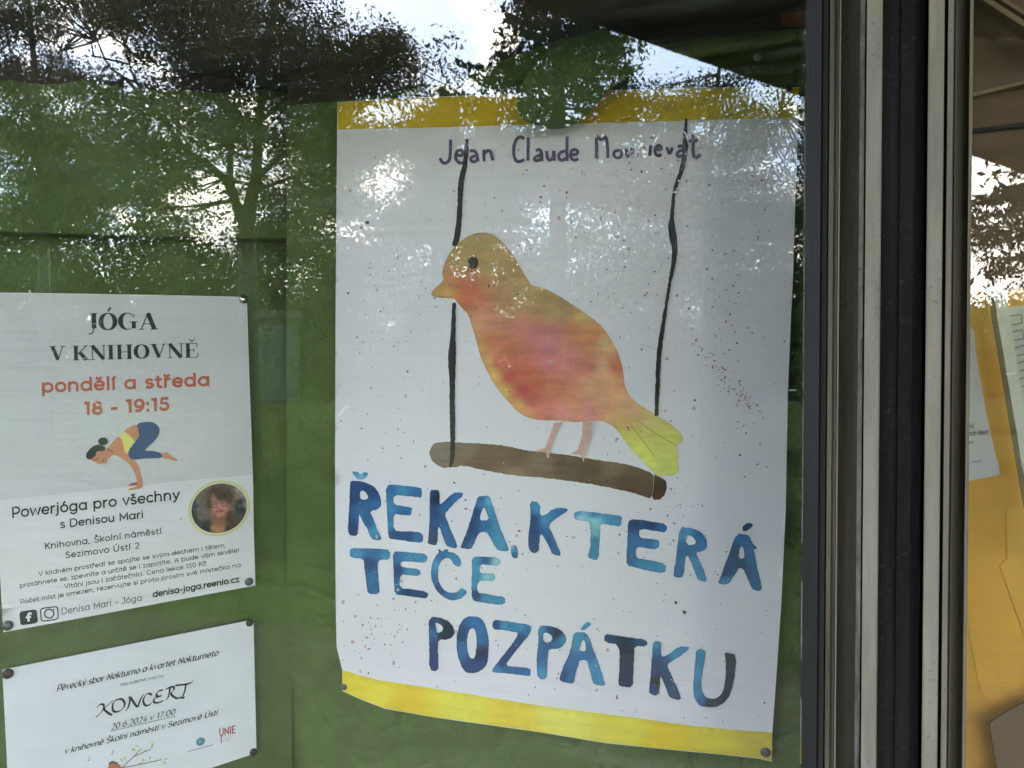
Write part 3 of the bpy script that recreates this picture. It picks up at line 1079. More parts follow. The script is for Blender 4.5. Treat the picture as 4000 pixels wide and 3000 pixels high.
ZA = (1320, 1820, .36166)
ZBm = (2000, 1920, .45208)
ZC = (1650, 2380, .31646)
ZD = (2300, 2420, .29385)
lt, md_, dkb, nv, pl = (70, 142, 182), (50, 106, 156), (38, 66, 116), (28, 38, 68), (160, 205, 212)
letters = [
    ('R', ZA, [[(130, 180), (150, 160), (240, 165), (330, 190), (400, 230), (445, 300), (465, 370), (465, 430), (430, 470), (345, 490), (375, 560), (405, 620), (425, 700), (455, 740), (472, 790), (455, 803), (370, 800), (335, 735), (320, 680), (280, 630), (240, 530), (228, 520), (220, 640), (215, 765), (105, 742), (112, 600), (125, 400)],
               [(240, 265), (290, 275), (320, 315), (330, 350), (305, 365), (240, 360)]], [(180, 200, dkb), (150, 350, dkb), (380, 300, dkb), (420, 420, md_), (250, 450, md_), (160, 700, dkb), (400, 700, lt), (330, 600, md_)]),
    ('caron', ZA, [[(150, 58), (205, 60), (245, 98), (275, 68), (320, 70), (330, 85), (310, 120), (270, 148), (210, 145), (185, 115), (155, 75)]], [(200, 90, lt), (250, 120, (120, 185, 205)), (300, 90, lt)]),
    ('E', ZA, [[(515, 200), (640, 205), (830, 225), (860, 230), (908, 240), (905, 350), (840, 335), (740, 325), (600, 312), (600, 418), (700, 432), (805, 450), (800, 480), (790, 535), (700, 530), (600, 512), (600, 700), (700, 705), (860, 710), (922, 735), (915, 830), (830, 825), (700, 805), (580, 790), (545, 780), (535, 600), (525, 400)]],
     [(560, 260, md_), (700, 270, lt), (860, 290, md_), (560, 450, lt), (700, 480, md_), (560, 640, lt), (620, 740, dkb), (750, 760, dkb), (880, 780, md_)]),
    ('K', ZA, [[(995, 262), (1050, 262), (1100, 265), (1095, 430), (1150, 380), (1245, 288), (1350, 285), (1355, 315), (1290, 370), (1215, 450), (1150, 520), (1180, 590), (1210, 680), (1260, 780), (1300, 892), (1200, 880), (1165, 850), (1130, 760), (1090, 640), (1080, 700), (1072, 858), (1030, 855), (968, 840), (975, 780), (990, 600), (990, 420)]],
     [(1020, 300, dkb), (1080, 350, nv), (1030, 500, dkb), (1030, 750, (50, 62, 105)), (1280, 330, md_), (1160, 450, md_), (1180, 700, md_), (1250, 850, md_)]),
    ('A', ZA, [[(1510, 335), (1560, 322), (1630, 322), (1650, 370), (1700, 510), (1740, 640), (1790, 760), (1845, 890), (1840, 922), (1730, 918), (1690, 860), (1640, 770), (1605, 715), (1540, 712), (1500, 770), (1450, 880), (1430, 898), (1322, 890), (1330, 855), (1370, 770), (1400, 680), (1440, 560), (1480, 430)],
               [(1575, 435), (1605, 500), (1632, 588), (1530, 590), (1545, 510)]], [(1560, 360, md_), (1620, 370, (100, 170, 200)), (1480, 520, dkb), (1440, 680, dkb), (1380, 820, dkb), (1440, 850, md_), (1600, 650, md_), (1700, 620, lt), (1760, 800, lt), (1650, 500, lt)]),
    ('comma', ZA, [[(1870, 880), (1895, 855), (1930, 865), (1945, 920), (1942, 985), (1925, 1002), (1872, 985)]], [(1900, 900, lt), (1900, 980, md_)]),
    ('T', ZA, [[(130, 905), (150, 888), (330, 890), (500, 898), (565, 912), (560, 1018), (430, 1008), (432, 1150), (440, 1270), (455, 1385), (330, 1382), (312, 1330), (300, 1200), (285, 1100), (278, 1002), (170, 995), (128, 980)]],
     [(180, 940, lt), (400, 940, md_), (520, 960, lt), (350, 1060, dkb), (360, 1200, md_), (380, 1330, md_)]),
    ('E', ZA, [[(590, 925), (700, 925), (850, 940), (965, 955), (960, 1045), (860, 1040), (680, 1025), (675, 1090), (750, 1100), (895, 1115), (890, 1190), (760, 1180), (672, 1170), (665, 1320), (800, 1330), (975, 1360), (970, 1435), (850, 1420), (720, 1400), (612, 1390), (605, 1250), (600, 1080)]],
     [(640, 980, md_), (800, 980, lt), (920, 1000, lt), (640, 1130, dkb), (780, 1140, lt), (640, 1300, md_), (750, 1360, dkb), (930, 1390, dkb)]),
    ('C', ZA, [[(1072, 900), (1100, 900), (1128, 930), (1150, 895), (1205, 905), (1185, 930), (1250, 935), (1310, 980), (1335, 1040), (1320, 1090), (1290, 1088), (1245, 1060), (1225, 1010), (1180, 990), (1130, 1010), (1095, 1060), (1080, 1130), (1082, 1220), (1105, 1290), (1150, 1345), (1210, 1372), (1270, 1370), (1310, 1340), (1335, 1318), (1395, 1350), (1390, 1380), (1330, 1430), (1270, 1452), (1200, 1450), (1130, 1410), (1060, 1340), (1020, 1260), (1003, 1170), (1015, 1060), (1050, 980), (1095, 935)]],
     [(1130, 950, md_), (1280, 980, lt), (1290, 1060, lt), (1040, 1080, lt), (1040, 1220, md_), (1100, 1340, dkb), (1200, 1410, md_), (1350, 1370, lt)]),
    ('E', ZA, [[(1445, 980), (1560, 980), (1755, 988), (1750, 1080), (1650, 1070), (1530, 1065), (1535, 1160), (1600, 1160), (1698, 1165), (1698, 1240), (1600, 1240), (1510, 1240), (1500, 1370), (1600, 1380), (1700, 1405), (1810, 1412), (1805, 1502), (1650, 1490), (1500, 1465), (1445, 1440), (1440, 1300), (1450, 1130)]],
     [(1480, 1010, lt), (1600, 1010, md_), (1720, 1040, pl), (1480, 1180, lt), (1620, 1200, (130, 190, 205)), (1490, 1390, dkb), (1600, 1430, lt), (1760, 1450, lt), (1470, 1300, lt)]),
    ('K', ZBm, [[(150, 85), (240, 88), (245, 215), (290, 200), (360, 148), (440, 138), (492, 158), (440, 195), (370, 240), (315, 290), (345, 360), (380, 440), (435, 558), (350, 545), (330, 500), (290, 420), (245, 355), (235, 440), (230, 530), (155, 528), (138, 450), (140, 370), (155, 290), (160, 180)]],
     [(200, 130, lt), (180, 250, dkb), (190, 330, dkb), (190, 450, (48, 72, 120)), (300, 240, lt), (430, 160, md_), (300, 380, md_), (380, 500, md_)]),
    ('T', ZBm, [[(538, 165), (700, 178), (850, 200), (955, 212), (945, 270), (935, 305), (860, 290), (760, 275), (765, 350), (755, 450), (748, 592), (690, 588), (650, 560), (670, 520), (680, 400), (675, 300), (665, 258), (600, 250), (535, 242)]],
     [(570, 190, lt), (590, 230, pl), (720, 195, lt), (850, 240, lt), (720, 260, (150, 205, 210)), (715, 350, (130, 195, 205)), (715, 430, lt), (710, 520, lt)]),
    ('E', ZBm, [[(1008, 238), (1130, 245), (1220, 262), (1340, 282), (1335, 355), (1240, 342), (1100, 318), (1098, 400), (1200, 410), (1275, 420), (1270, 490), (1215, 500), (1150, 488), (1068, 478), (1065, 575), (1180, 590), (1330, 625), (1320, 708), (1200, 690), (1080, 660), (985, 635), (992, 540), (995, 430), (1000, 330)]],
     [(1050, 270, dkb), (1200, 290, dkb), (1300, 320, md_), (1040, 400, md_), (1200, 450, md_), (1250, 460, lt), (1030, 560, md_), (1150, 630, lt), (1280, 660, lt)]),
    ('R', ZBm, [[(1450, 315), (1510, 308), (1600, 330), (1660, 380), (1685, 440), (1680, 495), (1640, 520), (1585, 525), (1620, 600), (1660, 690), (1690, 782), (1610, 770), (1585, 710), (1550, 620), (1510, 540), (1495, 600), (1480, 745), (1400, 742), (1395, 700), (1415, 600), (1430, 450)],
                [(1500, 370), (1560, 390), (1590, 430), (1580, 460), (1500, 462)]], [(1480, 340, lt), (1620, 400, md_), (1460, 500, md_), (1440, 700, md_), (1600, 650, lt), (1640, 740, lt)]),
    ('A', ZBm, [[(1940, 368), (2000, 365), (2055, 385), (2065, 430), (2120, 490), (2100, 500), (2085, 488), (2120, 660), (2150, 780), (2160, 860), (2090, 858), (2060, 810), (2030, 740), (1995, 665), (1955, 662), (1950, 690), (1910, 740), (1870, 808), (1770, 795), (1800, 750), (1830, 650), (1870, 560), (1900, 460)],
                [(1970, 475), (2000, 480), (2010, 580), (1955, 578)]], [(1970, 400, md_), (2040, 420, md_), (1900, 520, dkb), (1840, 700, dkb), (1850, 780, lt), (2050, 600, md_), (2100, 800, md_), (1990, 620, dkb)]),
    ('accent', ZBm, [[(1985, 305), (2045, 265), (2092, 285), (2040, 335), (2000, 345)]], [(2040, 300, dkb)]),
    ('P', ZC, [[(78, 90), (220, 100), (330, 150), (385, 220), (400, 290), (370, 350), (300, 378), (195, 370), (190, 500), (200, 620), (190, 768), (85, 750), (85, 500), (80, 300)],
               [(155, 162), (210, 175), (250, 215), (258, 250), (235, 280), (180, 292), (170, 230)]], [(120, 200, dkb), (130, 300, md_), (320, 230, nv), (280, 330, nv), (130, 500, dkb), (130, 700, dkb)]),
    ('O', ZC, [[(545, 90), (620, 85), (700, 95), (760, 150), (800, 260), (822, 400), (815, 560), (800, 670), (750, 740), (680, 780), (600, 790), (530, 778), (480, 700), (440, 590), (420, 470), (425, 330), (440, 230), (480, 150)],
               [(610, 222), (645, 250), (665, 320), (670, 430), (660, 530), (645, 595), (615, 615), (580, 590), (555, 500), (550, 380), (565, 280)]], [(620, 140, md_), (480, 300, dkb), (480, 500, md_), (740, 350, md_), (720, 560, nv), (620, 710, dkb), (760, 650, dkb)]),
    ('Z', ZC, [[(868, 132), (1000, 140), (1150, 165), (1345, 192), (1340, 280), (1300, 340), (1230, 420), (1150, 520), (1080, 610), (1025, 695), (1120, 705), (1340, 722), (1335, 815), (1310, 825), (1150, 805), (1000, 790), (858, 780), (862, 735), (950, 630), (1050, 500), (1130, 400), (1190, 290), (1100, 275), (1000, 255), (862, 250)]],
     [(890, 190, dkb), (1030, 200, lt), (1200, 220, lt), (1300, 240, md_), (1200, 370, dkb), (1080, 520, dkb), (980, 640, dkb), (900, 760, lt), (1100, 750, md_), (1280, 770, md_)]),
    ('P', ZC, [[(1432, 205), (1520, 200), (1640, 220), (1720, 265), (1770, 330), (1778, 390), (1740, 450), (1680, 490), (1560, 490), (1545, 560), (1540, 700), (1535, 870), (1420, 855), (1412, 700), (1410, 560), (1430, 400)],
               [(1492, 290), (1550, 292), (1600, 330), (1605, 375), (1580, 408), (1492, 408)]], [(1470, 250, lt), (1580, 240, dkb), (1660, 300, nv), (1740, 370, lt), (1640, 440, md_), (1470, 600, md_), (1470, 830, lt)]),
    ('A', ZC, [[(1870, 300), (1920, 280), (2025, 290), (2060, 350), (2110, 500), (2160, 620), (2212, 770), (2240, 860), (2268, 948), (2110, 930), (2090, 850), (2060, 740), (2030, 630), (1985, 625), (1930, 640), (1925, 700), (1890, 780), (1870, 915), (1830, 920), (1700, 890), (1688, 840), (1720, 760), (1780, 620), (1830, 500), (1850, 370)],
               [(1980, 375), (2005, 385), (2025, 520), (1930, 515), (1955, 440)]], [(1940, 320, lt), (1880, 450, lt), (1850, 600, md_), (1750, 830, dkb), (1820, 850, md_), (2050, 560, md_), (2150, 750, lt), (2200, 900, lt)]),
    ('accent', ZC, [[(1950, 235), (2030, 148), (2090, 178), (2060, 215), (2000, 260), (1955, 250)]], [(2020, 200, lt)]),
    ('T', ZD, [[(205, 190), (330, 205), (580, 245), (775, 268), (770, 362), (600, 350), (605, 480), (590, 700), (590, 912), (410, 885), (388, 850), (410, 650), (408, 330), (205, 308)]],
     [(260, 250, dkb), (450, 280, nv), (700, 310, dkb), (500, 450, nv), (500, 700, nv), (500, 870, (42, 55, 85))]),
    ('K', ZD, [[(850, 285), (965, 290), (958, 400), (970, 510), (1080, 450), (1200, 355), (1320, 362), (1338, 385), (1250, 460), (1140, 535), (1035, 600), (1080, 700), (1140, 830), (1200, 960), (1235, 1080), (1075, 1045), (1040, 950), (1000, 850), (955, 740), (945, 850), (930, 1020), (800, 990), (800, 920), (825, 700), (830, 560), (845, 440)]],
     [(900, 330, lt), (910, 440, md_), (930, 560, dkb), (860, 700, dkb), (910, 800, (40, 32, 40)), (850, 950, dkb), (1150, 470, lt), (1280, 380, lt), (1050, 720, dkb), (1150, 980, (50, 80, 110))]),
    ('U', ZD, [[(1425, 395), (1560, 402), (1540, 550), (1510, 700), (1495, 850), (1505, 970), (1550, 1030), (1620, 1055), (1680, 1050), (1760, 1000), (1800, 900), (1820, 750), (1820, 520), (1800, 440), (1860, 442), (1955, 470), (1945, 700), (1910, 900), (1870, 1020), (1800, 1110), (1700, 1160), (1600, 1165), (1490, 1158), (1430, 1100), (1390, 1000), (1390, 850), (1405, 650), (1420, 500)]],
     [(1480, 450, lt), (1450, 750, lt), (1450, 980, lt), (1500, 1080, md_), (1600, 1110, nv), (1780, 1050, nv), (1880, 800, (42, 50, 72)), (1880, 550, (48, 62, 78))]),
]
NAMES = {'R': 'R', 'caron': 'hook accent'}
for ch, z, loops, cp in letters:
    L = [Z(l, *z) for l in loops]
    cps = [(z[0] + a * z[2], z[1] + b_ * z[2], c) for a, b_, c in cp]
    o = flat('painted_letter', L, on_big, M_wc, po, 10, .0005, cps, 212, .30, sm=1, wob=2.2)

BZ = (1300, 800, .72314)
body = [(600, 400), (592, 370), (600, 330), (625, 270), (660, 225), (700, 190), (740, 165), (790, 150), (850, 155), (890, 180), (930, 220), (970, 270), (1000, 320), (1030, 375), (1060, 420), (1085, 440), (1140, 450), (1190, 475), (1250, 510), (1310, 550), (1370, 590), (1430, 635), (1480, 690), (1510, 740), (1540, 800), (1560, 860), (1570, 920), (1575, 980), (1600, 1030), (1640, 1070), (1690, 1100), (1760, 1145), (1800, 1170), (1850, 1205), (1885, 1240), (1890, 1278), (1856, 1300), (1868, 1350), (1860, 1400), (1872, 1440), (1840, 1462), (1790, 1462), (1760, 1470), (1740, 1450), (1690, 1400), (1640, 1350), (1580, 1280), (1530, 1210), (1500, 1185), (1440, 1165), (1400, 1168), (1300, 1175), (1240, 1165), (1160, 1165), (1090, 1160), (1030, 1140), (990, 1110), (950, 1065), (900, 1010), (860, 950), (830, 890), (800, 830), (785, 770), (765, 700), (750, 650), (730, 590), (700, 560), (675, 530), (655, 505), (620, 505), (560, 500), (528, 490), (545, 455), (580, 430)]
bc = [(760, 220, (182, 150, 85)), (850, 200, (184, 152, 88)), (650, 280, (186, 152, 84)), (700, 330, (192, 156, 82)), (850, 350, (190, 156, 88)), (950, 340, (184, 148, 80)), (1000, 430, (180, 148, 86)),
      (620, 380, (200, 140, 75)), (625, 410, (212, 105, 62)), (700, 430, (214, 108, 64)), (760, 460, (214, 96, 64)), (720, 520, (216, 102, 66)), (800, 500, (210, 112, 72)), (830, 440, (196, 130, 78)),
      (900, 480, (188, 138, 82)), (1050, 500, (180, 148, 82)), (1150, 520, (170, 138, 76)), (950, 560, (190, 140, 80)), (1200, 560, (180, 144, 80)), (1250, 580, (176, 140, 80)),
      (800, 600, (220, 138, 98)), (880, 640, (214, 130, 98)), (760, 640, (218, 155, 98)), (1000, 680, (210, 120, 102)), (1100, 720, (208, 116, 116)), (1200, 700, (205, 116, 106)), (1150, 780, (210, 112, 118)), (1300, 680, (208, 122, 76)),
      (1350, 600, (200, 165, 90)), (1400, 700, (208, 126, 70)), (1480, 740, (216, 172, 108)), (850, 730, (214, 116, 66)), (950, 780, (208, 106, 66)), (800, 760, (218, 155, 80)), (1050, 800, (208, 110, 84)), (1150, 850, (216, 115, 118)),
      (1300, 850, (214, 118, 110)), (1400, 870, (212, 116, 88)), (900, 850, (212, 90, 70)), (950, 930, (210, 78, 66)), (1030, 1010, (202, 66, 72)), (1080, 1050, (206, 84, 70)), (870, 930, (222, 178, 80)), (840, 850, (220, 168, 80)),
      (920, 1010, (222, 184, 76)), (1100, 950, (206, 102, 60)), (1050, 900, (210, 92, 60)), (1200, 1000, (214, 116, 72)), (1000, 1080, (224, 160, 86)), (1060, 1130, (226, 150, 90)), (1120, 1120, (228, 116, 100)), (1250, 1120, (232, 132, 124)),
      (1400, 1130, (234, 134, 124)), (1300, 1050, (226, 138, 92)), (1450, 880, (224, 166, 120)), (1500, 950, (226, 160, 108)), (1540, 880, (206, 104, 58)), (1555, 960, (216, 140, 90)), (1520, 1030, (228, 160, 104)), (1400, 980, (226, 160, 110)),
      (1480, 1100, (224, 148, 104)), (1600, 1100, (224, 160, 110)), (1660, 1130, (220, 165, 100)), (1580, 1170, (220, 160, 90)), (1560, 1240, (208, 206, 72)), (1650, 1250, (206, 206, 78)), (1720, 1180, (214, 198, 100)), (1850, 1250, (210, 208, 84)),
      (1760, 1270, (200, 204, 80)), (1700, 1350, (212, 216, 82)), (1800, 1420, (206, 212, 84)), (1640, 1300, (218, 222, 78)), (560, 480, (196, 146, 56)), (620, 460, (204, 160, 66)), (600, 430, (200, 140, 60))]
bcs = [(BZ[0] + a * BZ[2], BZ[1] + b_ * BZ[2], tuple(.80 * u + .20 * v for u, v in zip(c, [(.5 * c[0] + .4 * c[1] + .1 * c[2]) * 1.12] * 3))) for a, b_, c in bc]
flat('painted_bird', [Z(body, *BZ)], on_big, mat('watercolour_bird', None, .75, vary=.22, scale=38, vcol=True, detail=9, spec=.3, stretch=(1, 1, 2.6)), po, 9, .0006, bcs, 212, .18, sm=1, wob=1.5, soft=260)
M_ink = mat('black_paint', (.016, .015, .014), .6, vary=.5, scale=400)
M_bro = mat('brown_line', alb((160, 126, 66), 205), .8)
# outline of head and back, wing lines, beak line
bl = []
for seg, w in (([(600, 395), (593, 370), (602, 330), (625, 272), (662, 226), (702, 190), (742, 166), (790, 151), (850, 156), (892, 182), (932, 222), (972, 272), (1002, 322), (1032, 377), (1062, 420)], 3.0),
               ([(800, 300), (830, 320), (860, 345), (900, 380), (940, 410)], 3.5), ([(625, 322), (650, 325), (690, 312)], 2.5), ([(540, 490), (600, 500), (650, 498)], 3),
               ([(1640, 1160), (1720, 1220), (1800, 1270), (1860, 1300)], 2.5), ([(1600, 1180), (1680, 1280), (1740, 1360)], 2.2)):
    bl.append((chaikin(Z(seg, *BZ), 2), w, None))
for q in bl:
    strokes('painted_outline', [q], on_big, M_bro, po, .0009)
flat('painted_eye', [Z([(758 + 29 * math.cos(a * .524), 312 + 34 * math.sin(a * .524)) for a in range(12)], *BZ)], on_big, mat('eye_paint', alb((58, 54, 38), 205), .7, vary=.3, scale=300), po, 8, .0012)
perch = [(530, 1310), (550, 1285), (600, 1280), (700, 1285), (800, 1290), (930, 1300), (1030, 1325), (1170, 1340), (1300, 1355), (1400, 1375), (1560, 1395), (1650, 1420), (1735, 1452), (1733, 1520), (1722, 1590), (1680, 1575), (1600, 1550), (1500, 1530), (1400, 1510), (1300, 1495), (1150, 1475), (1000, 1465), (900, 1450), (800, 1430), (700, 1405), (665, 1420), (630, 1415), (600, 1425), (560, 1405), (530, 1375), (520, 1340)]
pcs = [(BZ[0] + a * BZ[2], BZ[1] + b_ * BZ[2], c) for a, b_, c in [(560, 1350, (122, 108, 98)), (750, 1310, (124, 104, 90)), (800, 1360, (108, 84, 66)), (1000, 1380, (104, 80, 62)), (1000, 1440, (130, 108, 90)), (1150, 1400, (120, 100, 86)), (1250, 1420, (100, 80, 66)), (1400, 1440, (92, 72, 56)), (1500, 1420, (112, 92, 72)), (1600, 1500, (88, 66, 52)), (1700, 1530, (98, 74, 58))]]
flat('painted_perch', [Z(perch, *BZ)], on_big, mat('watercolour_perch', None, .8, vary=.2, scale=40, vcol=True, stretch=(.6, 1, 4), spec=.3), po, 14, .0004, pcs, 198, .15, sm=1, wob=3)
flat('painted_perch', [Z([(1737, 1455), (1800, 1490), (1806, 1530), (1790, 1570), (1765, 1592), (1735, 1594), (1725, 1580), (1734, 1520)], *BZ)], on_big, M_wc, po, 12, .0004, [(2580, 1900, (72, 48, 40))], 207, .15, wob=2)
M_leg = mat('leg_paint', alb((196, 162, 148), 207), .8, vary=.15, scale=150)
flat('painted_leg', [Z([(1195, 1180), (1245, 1170), (1205, 1240), (1177, 1310), (1168, 1372), (1155, 1365), (1150, 1338), (1090, 1330), (1150, 1310), (1170, 1250)], *BZ)], on_big, M_leg, po, 12, .0010)
flat('painted_leg', [Z([(1350, 1170), (1402, 1172), (1395, 1260), (1365, 1340), (1355, 1390), (1340, 1352), (1285, 1346), (1325, 1320), (1345, 1250)], *BZ)], on_big, M_leg, po, 12, .0010)
r1_ = [(1824, 542, 12), (1823, 570, 16), (1821, 603, 18), (1815, 651, 20), (1800, 711, 22), (1797, 783, 20), (1794, 862, 20), (1785, 928, 24), (1774, 962, 20)]
r2_ = [(1774, 1182, 14), (1770, 1299, 18), (1766, 1378, 30), (1765, 1440, 28), (1767, 1487, 22), (1766, 1595, 20), (1769, 1726, 19), (1767, 1800, 17), (1757, 1826, 8)]
r3_ = [(2680, 464, 8), (2679, 494, 14), (2675, 542, 17), (2679, 579, 20), (2667, 651, 18), (2646, 711, 15), (2631, 753, 12), (2625, 844, 14), (2622, 880, 28), (2630, 930, 30), (2637, 978, 20), (2634, 1017, 20), (2612, 1125, 10), (2594, 1248, 14), (2576, 1357, 20), (2570, 1440, 16), (2569, 1487, 18), (2566, 1560, 15), (2565, 1624, 15)]
for r_ in (r1_, r2_, r3_):
    q = resample(chaikin(r_, 2), 8)
    strokes('painted_rope', [([(a, b_) for a, b_, c in q], [c + 3 * noise.noise(Vector((a / 8, b_ / 12, 0))) for a, b_, c in q], None)], on_big, M_ink, po, .0008, jitter=2.5)
# hand lettered author's name
J1 = (1680, 500, .27125)
J2 = (2250, 480, .24864)
M_pur = mat('purple_marker', alb((78, 70, 100), 200), .7, vary=.25, scale=300)
wr = [(J1, [(295, 165), (292, 300), (290, 400), (270, 480), (210, 515), (160, 480), (145, 430)]),
      (J1, [(365, 385), (450, 400), (480, 360), (440, 310), (390, 330), (365, 400), (375, 460), (420, 505), (470, 500)]),
      (J1, [(570, 330), (630, 325), (670, 360), (690, 480)]), (J1, [(680, 410), (620, 400), (580, 440), (600, 490), (660, 480), (690, 440)]),
      (J1, [(770, 310), (780, 480)]), (J1, [(780, 370), (820, 325), (870, 330), (885, 400), (905, 470)]),
      (J1, [(1355, 160), (1310, 120), (1250, 150), (1210, 240), (1200, 350), (1220, 450), (1260, 490), (1320, 475), (1355, 450)]),
      (J1, [(1415, 130), (1410, 470)]),
      (J1, [(1520, 325), (1570, 305), (1605, 340), (1610, 480)]), (J1, [(1600, 390), (1540, 400), (1500, 440), (1520, 475), (1580, 460), (1605, 420)]),
      (J1, [(1680, 330), (1690, 440), (1720, 468), (1770, 440), (1785, 325)]), (J1, [(1785, 330), (1785, 470)]),
      (J1, [(1975, 120), (1970, 300), (1975, 475)]), (J1, [(1965, 330), (1890, 340), (1845, 390), (1860, 450), (1910, 470), (1960, 430)]),
      (J1, [(2030, 380), (2110, 385), (2130, 340), (2090, 305), (2040, 320), (2020, 390), (2040, 450), (2090, 465), (2135, 445)]),
      (J2, [(320, 560), (325, 400), (320, 200), (400, 280), (470, 200), (495, 350), (500, 550)]),
      (J2, [(650, 430), (600, 450), (590, 510), (640, 550), (700, 540), (725, 480), (700, 430), (650, 430)]),
      (J2, [(790, 400), (795, 530), (850, 500), (885, 400)]), (J2, [(885, 400), (890, 540)]),
      (J2, [(985, 390), (980, 540)]), (J2, [(985, 410), (1030, 395), (1085, 400)]),
      (J2, [(1175, 350), (1160, 520)]), (J2, [(1190, 220), (1185, 245)]),
      (J2, [(1240, 420), (1340, 420), (1340, 370), (1290, 350), (1240, 400), (1240, 480), (1280, 520), (1345, 500)]),
      (J2, [(1425, 380), (1470, 500), (1515, 385)]),
      (J2, [(1600, 380), (1650, 355), (1700, 400), (1725, 540)]), (J2, [(1710, 440), (1640, 430), (1580, 480), (1600, 530), (1670, 520), (1715, 480)]),
      (J2, [(1840, 185), (1840, 300), (1840, 480), (1860, 550), (1910, 545), (1955, 490)]), (J2, [(1770, 285), (1910, 275)])]
strokes('author_name', [(resample(chaikin(Z(p, *z), 1), 5), 12.5, None) for z, p in wr], on_big, M_pur, po, .0007, jitter=1)
# paint specks over the sheet, too many to count
SP = {}
spc = [((58, 60, 70), .34), ((130, 122, 128), .3), ((168, 84, 84), .1), ((60, 105, 125), .12), ((185, 160, 165), .1), ((100, 90, 90), .04)]
rs = random.Random(5)
V, Fc, C = [], [], []
centres = [(1500, 1250, 140), (2100, 700, 260), (2400, 1050, 300), (1500, 1900, 220), (2650, 2000, 110), (2560, 2150, 90), (1700, 2350, 200), (2750, 1500, 300), (2200, 2450, 260), (1550, 1050, 160), (2900, 900, 160), (2500, 2650, 260), (2500, 800, 260), (2840, 1520, 40), (2900, 1600, 40), (1450, 2480, 60), (1500, 2460, 60)]
trail = [(2690 + 285 * u + rs.gauss(0, 13), 1310 + 320 * u + rs.gauss(0, 13), 1.6 + 2.6 * abs(math.sin(u * 91)), 4 - 2 * (k % 3 == 0)) for k, u in enumerate([i / 60 for i in range(60)])]
trail += [(2830 + 45 * math.sin(i * 2.3) + rs.gauss(0, 12), 1060 + 14 * i, 2 + 2.5 * abs(math.sin(i * 5.1)), 2 + 2 * (i % 2)) for i in range(26)]
fixed = trail + [(1435, 869, 7, 0), (1413, 888, 6, 0), (2125, 726, 4, 2), (2112, 770, 5, 2), (2214, 752, 5, 2), (2900, 930, 3, 0), (2674, 2392, 7, 0), (2640, 2354, 6, 0), (2028, 2074, 5, 2), (1820, 1987, 5, 2), (2975, 705, 5, 2), (1340, 2352, 8, 4), (1360, 1145, 4, 0), (2410, 2724, 6, 2), (2090, 2684, 3, 0)]
for k in range(980):
    if k < len(fixed):
        x, y, r_, ci = fixed[k]
        c = spc[ci][0]
    else:
        if rs.random() < .55:
            q = rs.choice(centres)
            x, y = rs.gauss(q[0], q[2]), rs.gauss(q[1], q[2])
        else:
            x, y = rs.uniform(1330, 3010), rs.uniform(560, 2880)
        r_ = min(7.5, 1.3 + rs.expovariate(.8))
        u = rs.random()
        for c, w in spc:
            u -= w
            if u <= 0:
                break
    if not (1325 < x < 3085 - (y - 800) * .035 and 520 < y < 2640 + (x - 1330) * .13) :
        continue
    if r_ > 4.5 and k >= len(fixed):
        c = spc[4][0]
    o = len(V)
    n_ = 7
    el = rs.uniform(.7, 1.3)
    for j in range(n_):
        a = 2 * math.pi * j / n_
        V.append(on_big(x + r_ * el * math.cos(a), y - r_ / el * math.sin(a) * 1.1, .0009 + .00002 * (k % 9)))
        C.append(alb(c, 205))
    Fc.append(tuple(range(o, o + n_)))
sp = mesh('paint_specks', V, Fc, mat('speck_paint', None, .8, vary=.05, scale=30, vcol=True), po, C)
sp['kind'] = 'stuff'

# ================================================================== the yoga sheet
yg = empty('yoga_poster', on_left(480, 2450), 'yoga course sheet with a bending woman printed above a round portrait', 'poster')
M_print = mat('printed_paper', (.84, .83, .84), .7, vary=.02, scale=20, bump=.08, bscale=900, spec=.4)
M_tint = mat('printed_tint', (.70, .705, .71), .7, vary=.03, scale=20, spec=.4)
M_man = mat('mandala_print', (.76, .785, .775), .7)
M_k = mat('black_print', (.012, .012, .014), .6)
M_k2 = mat('grey_print', (.10, .10, .105), .6)
M_terra = mat('terracotta_print', alb((182, 92, 66), 210), .6)
yo = [(-52, 1142), (300, 1147), (700, 1154), (964, 1160), (975, 1500), (989, 1896), (991, 2066), (998, 2287), (700, 2342), (350, 2408), (13, 2470), (0, 2251), (-20, 1800)]
V2, Fc, ed = fill([densify(yo, 40)], 60)
mesh('paper_sheet', [on_left(*p) for p in V2], Fc, M_print, yg, smooth=True)
flat('printed_tint', [[(-49, 1146), (300, 1151), (700, 1158), (960, 1164), (971, 1500), (984, 1848), (988, 1854), (700, 1880), (350, 1918), (-15, 1955), (-25, 1700)]], on_left, M_tint, yg, 60, .00025)


def yq(s, t_):
    a = (-52 + (964 + 52) * s, 1142 + 18 * s)
    b_ = (13 + 985 * s, 2470 - 183 * s)
    return (a[0] + (b_[0] - a[0]) * t_, a[1] + (b_[1] - a[1]) * t_)


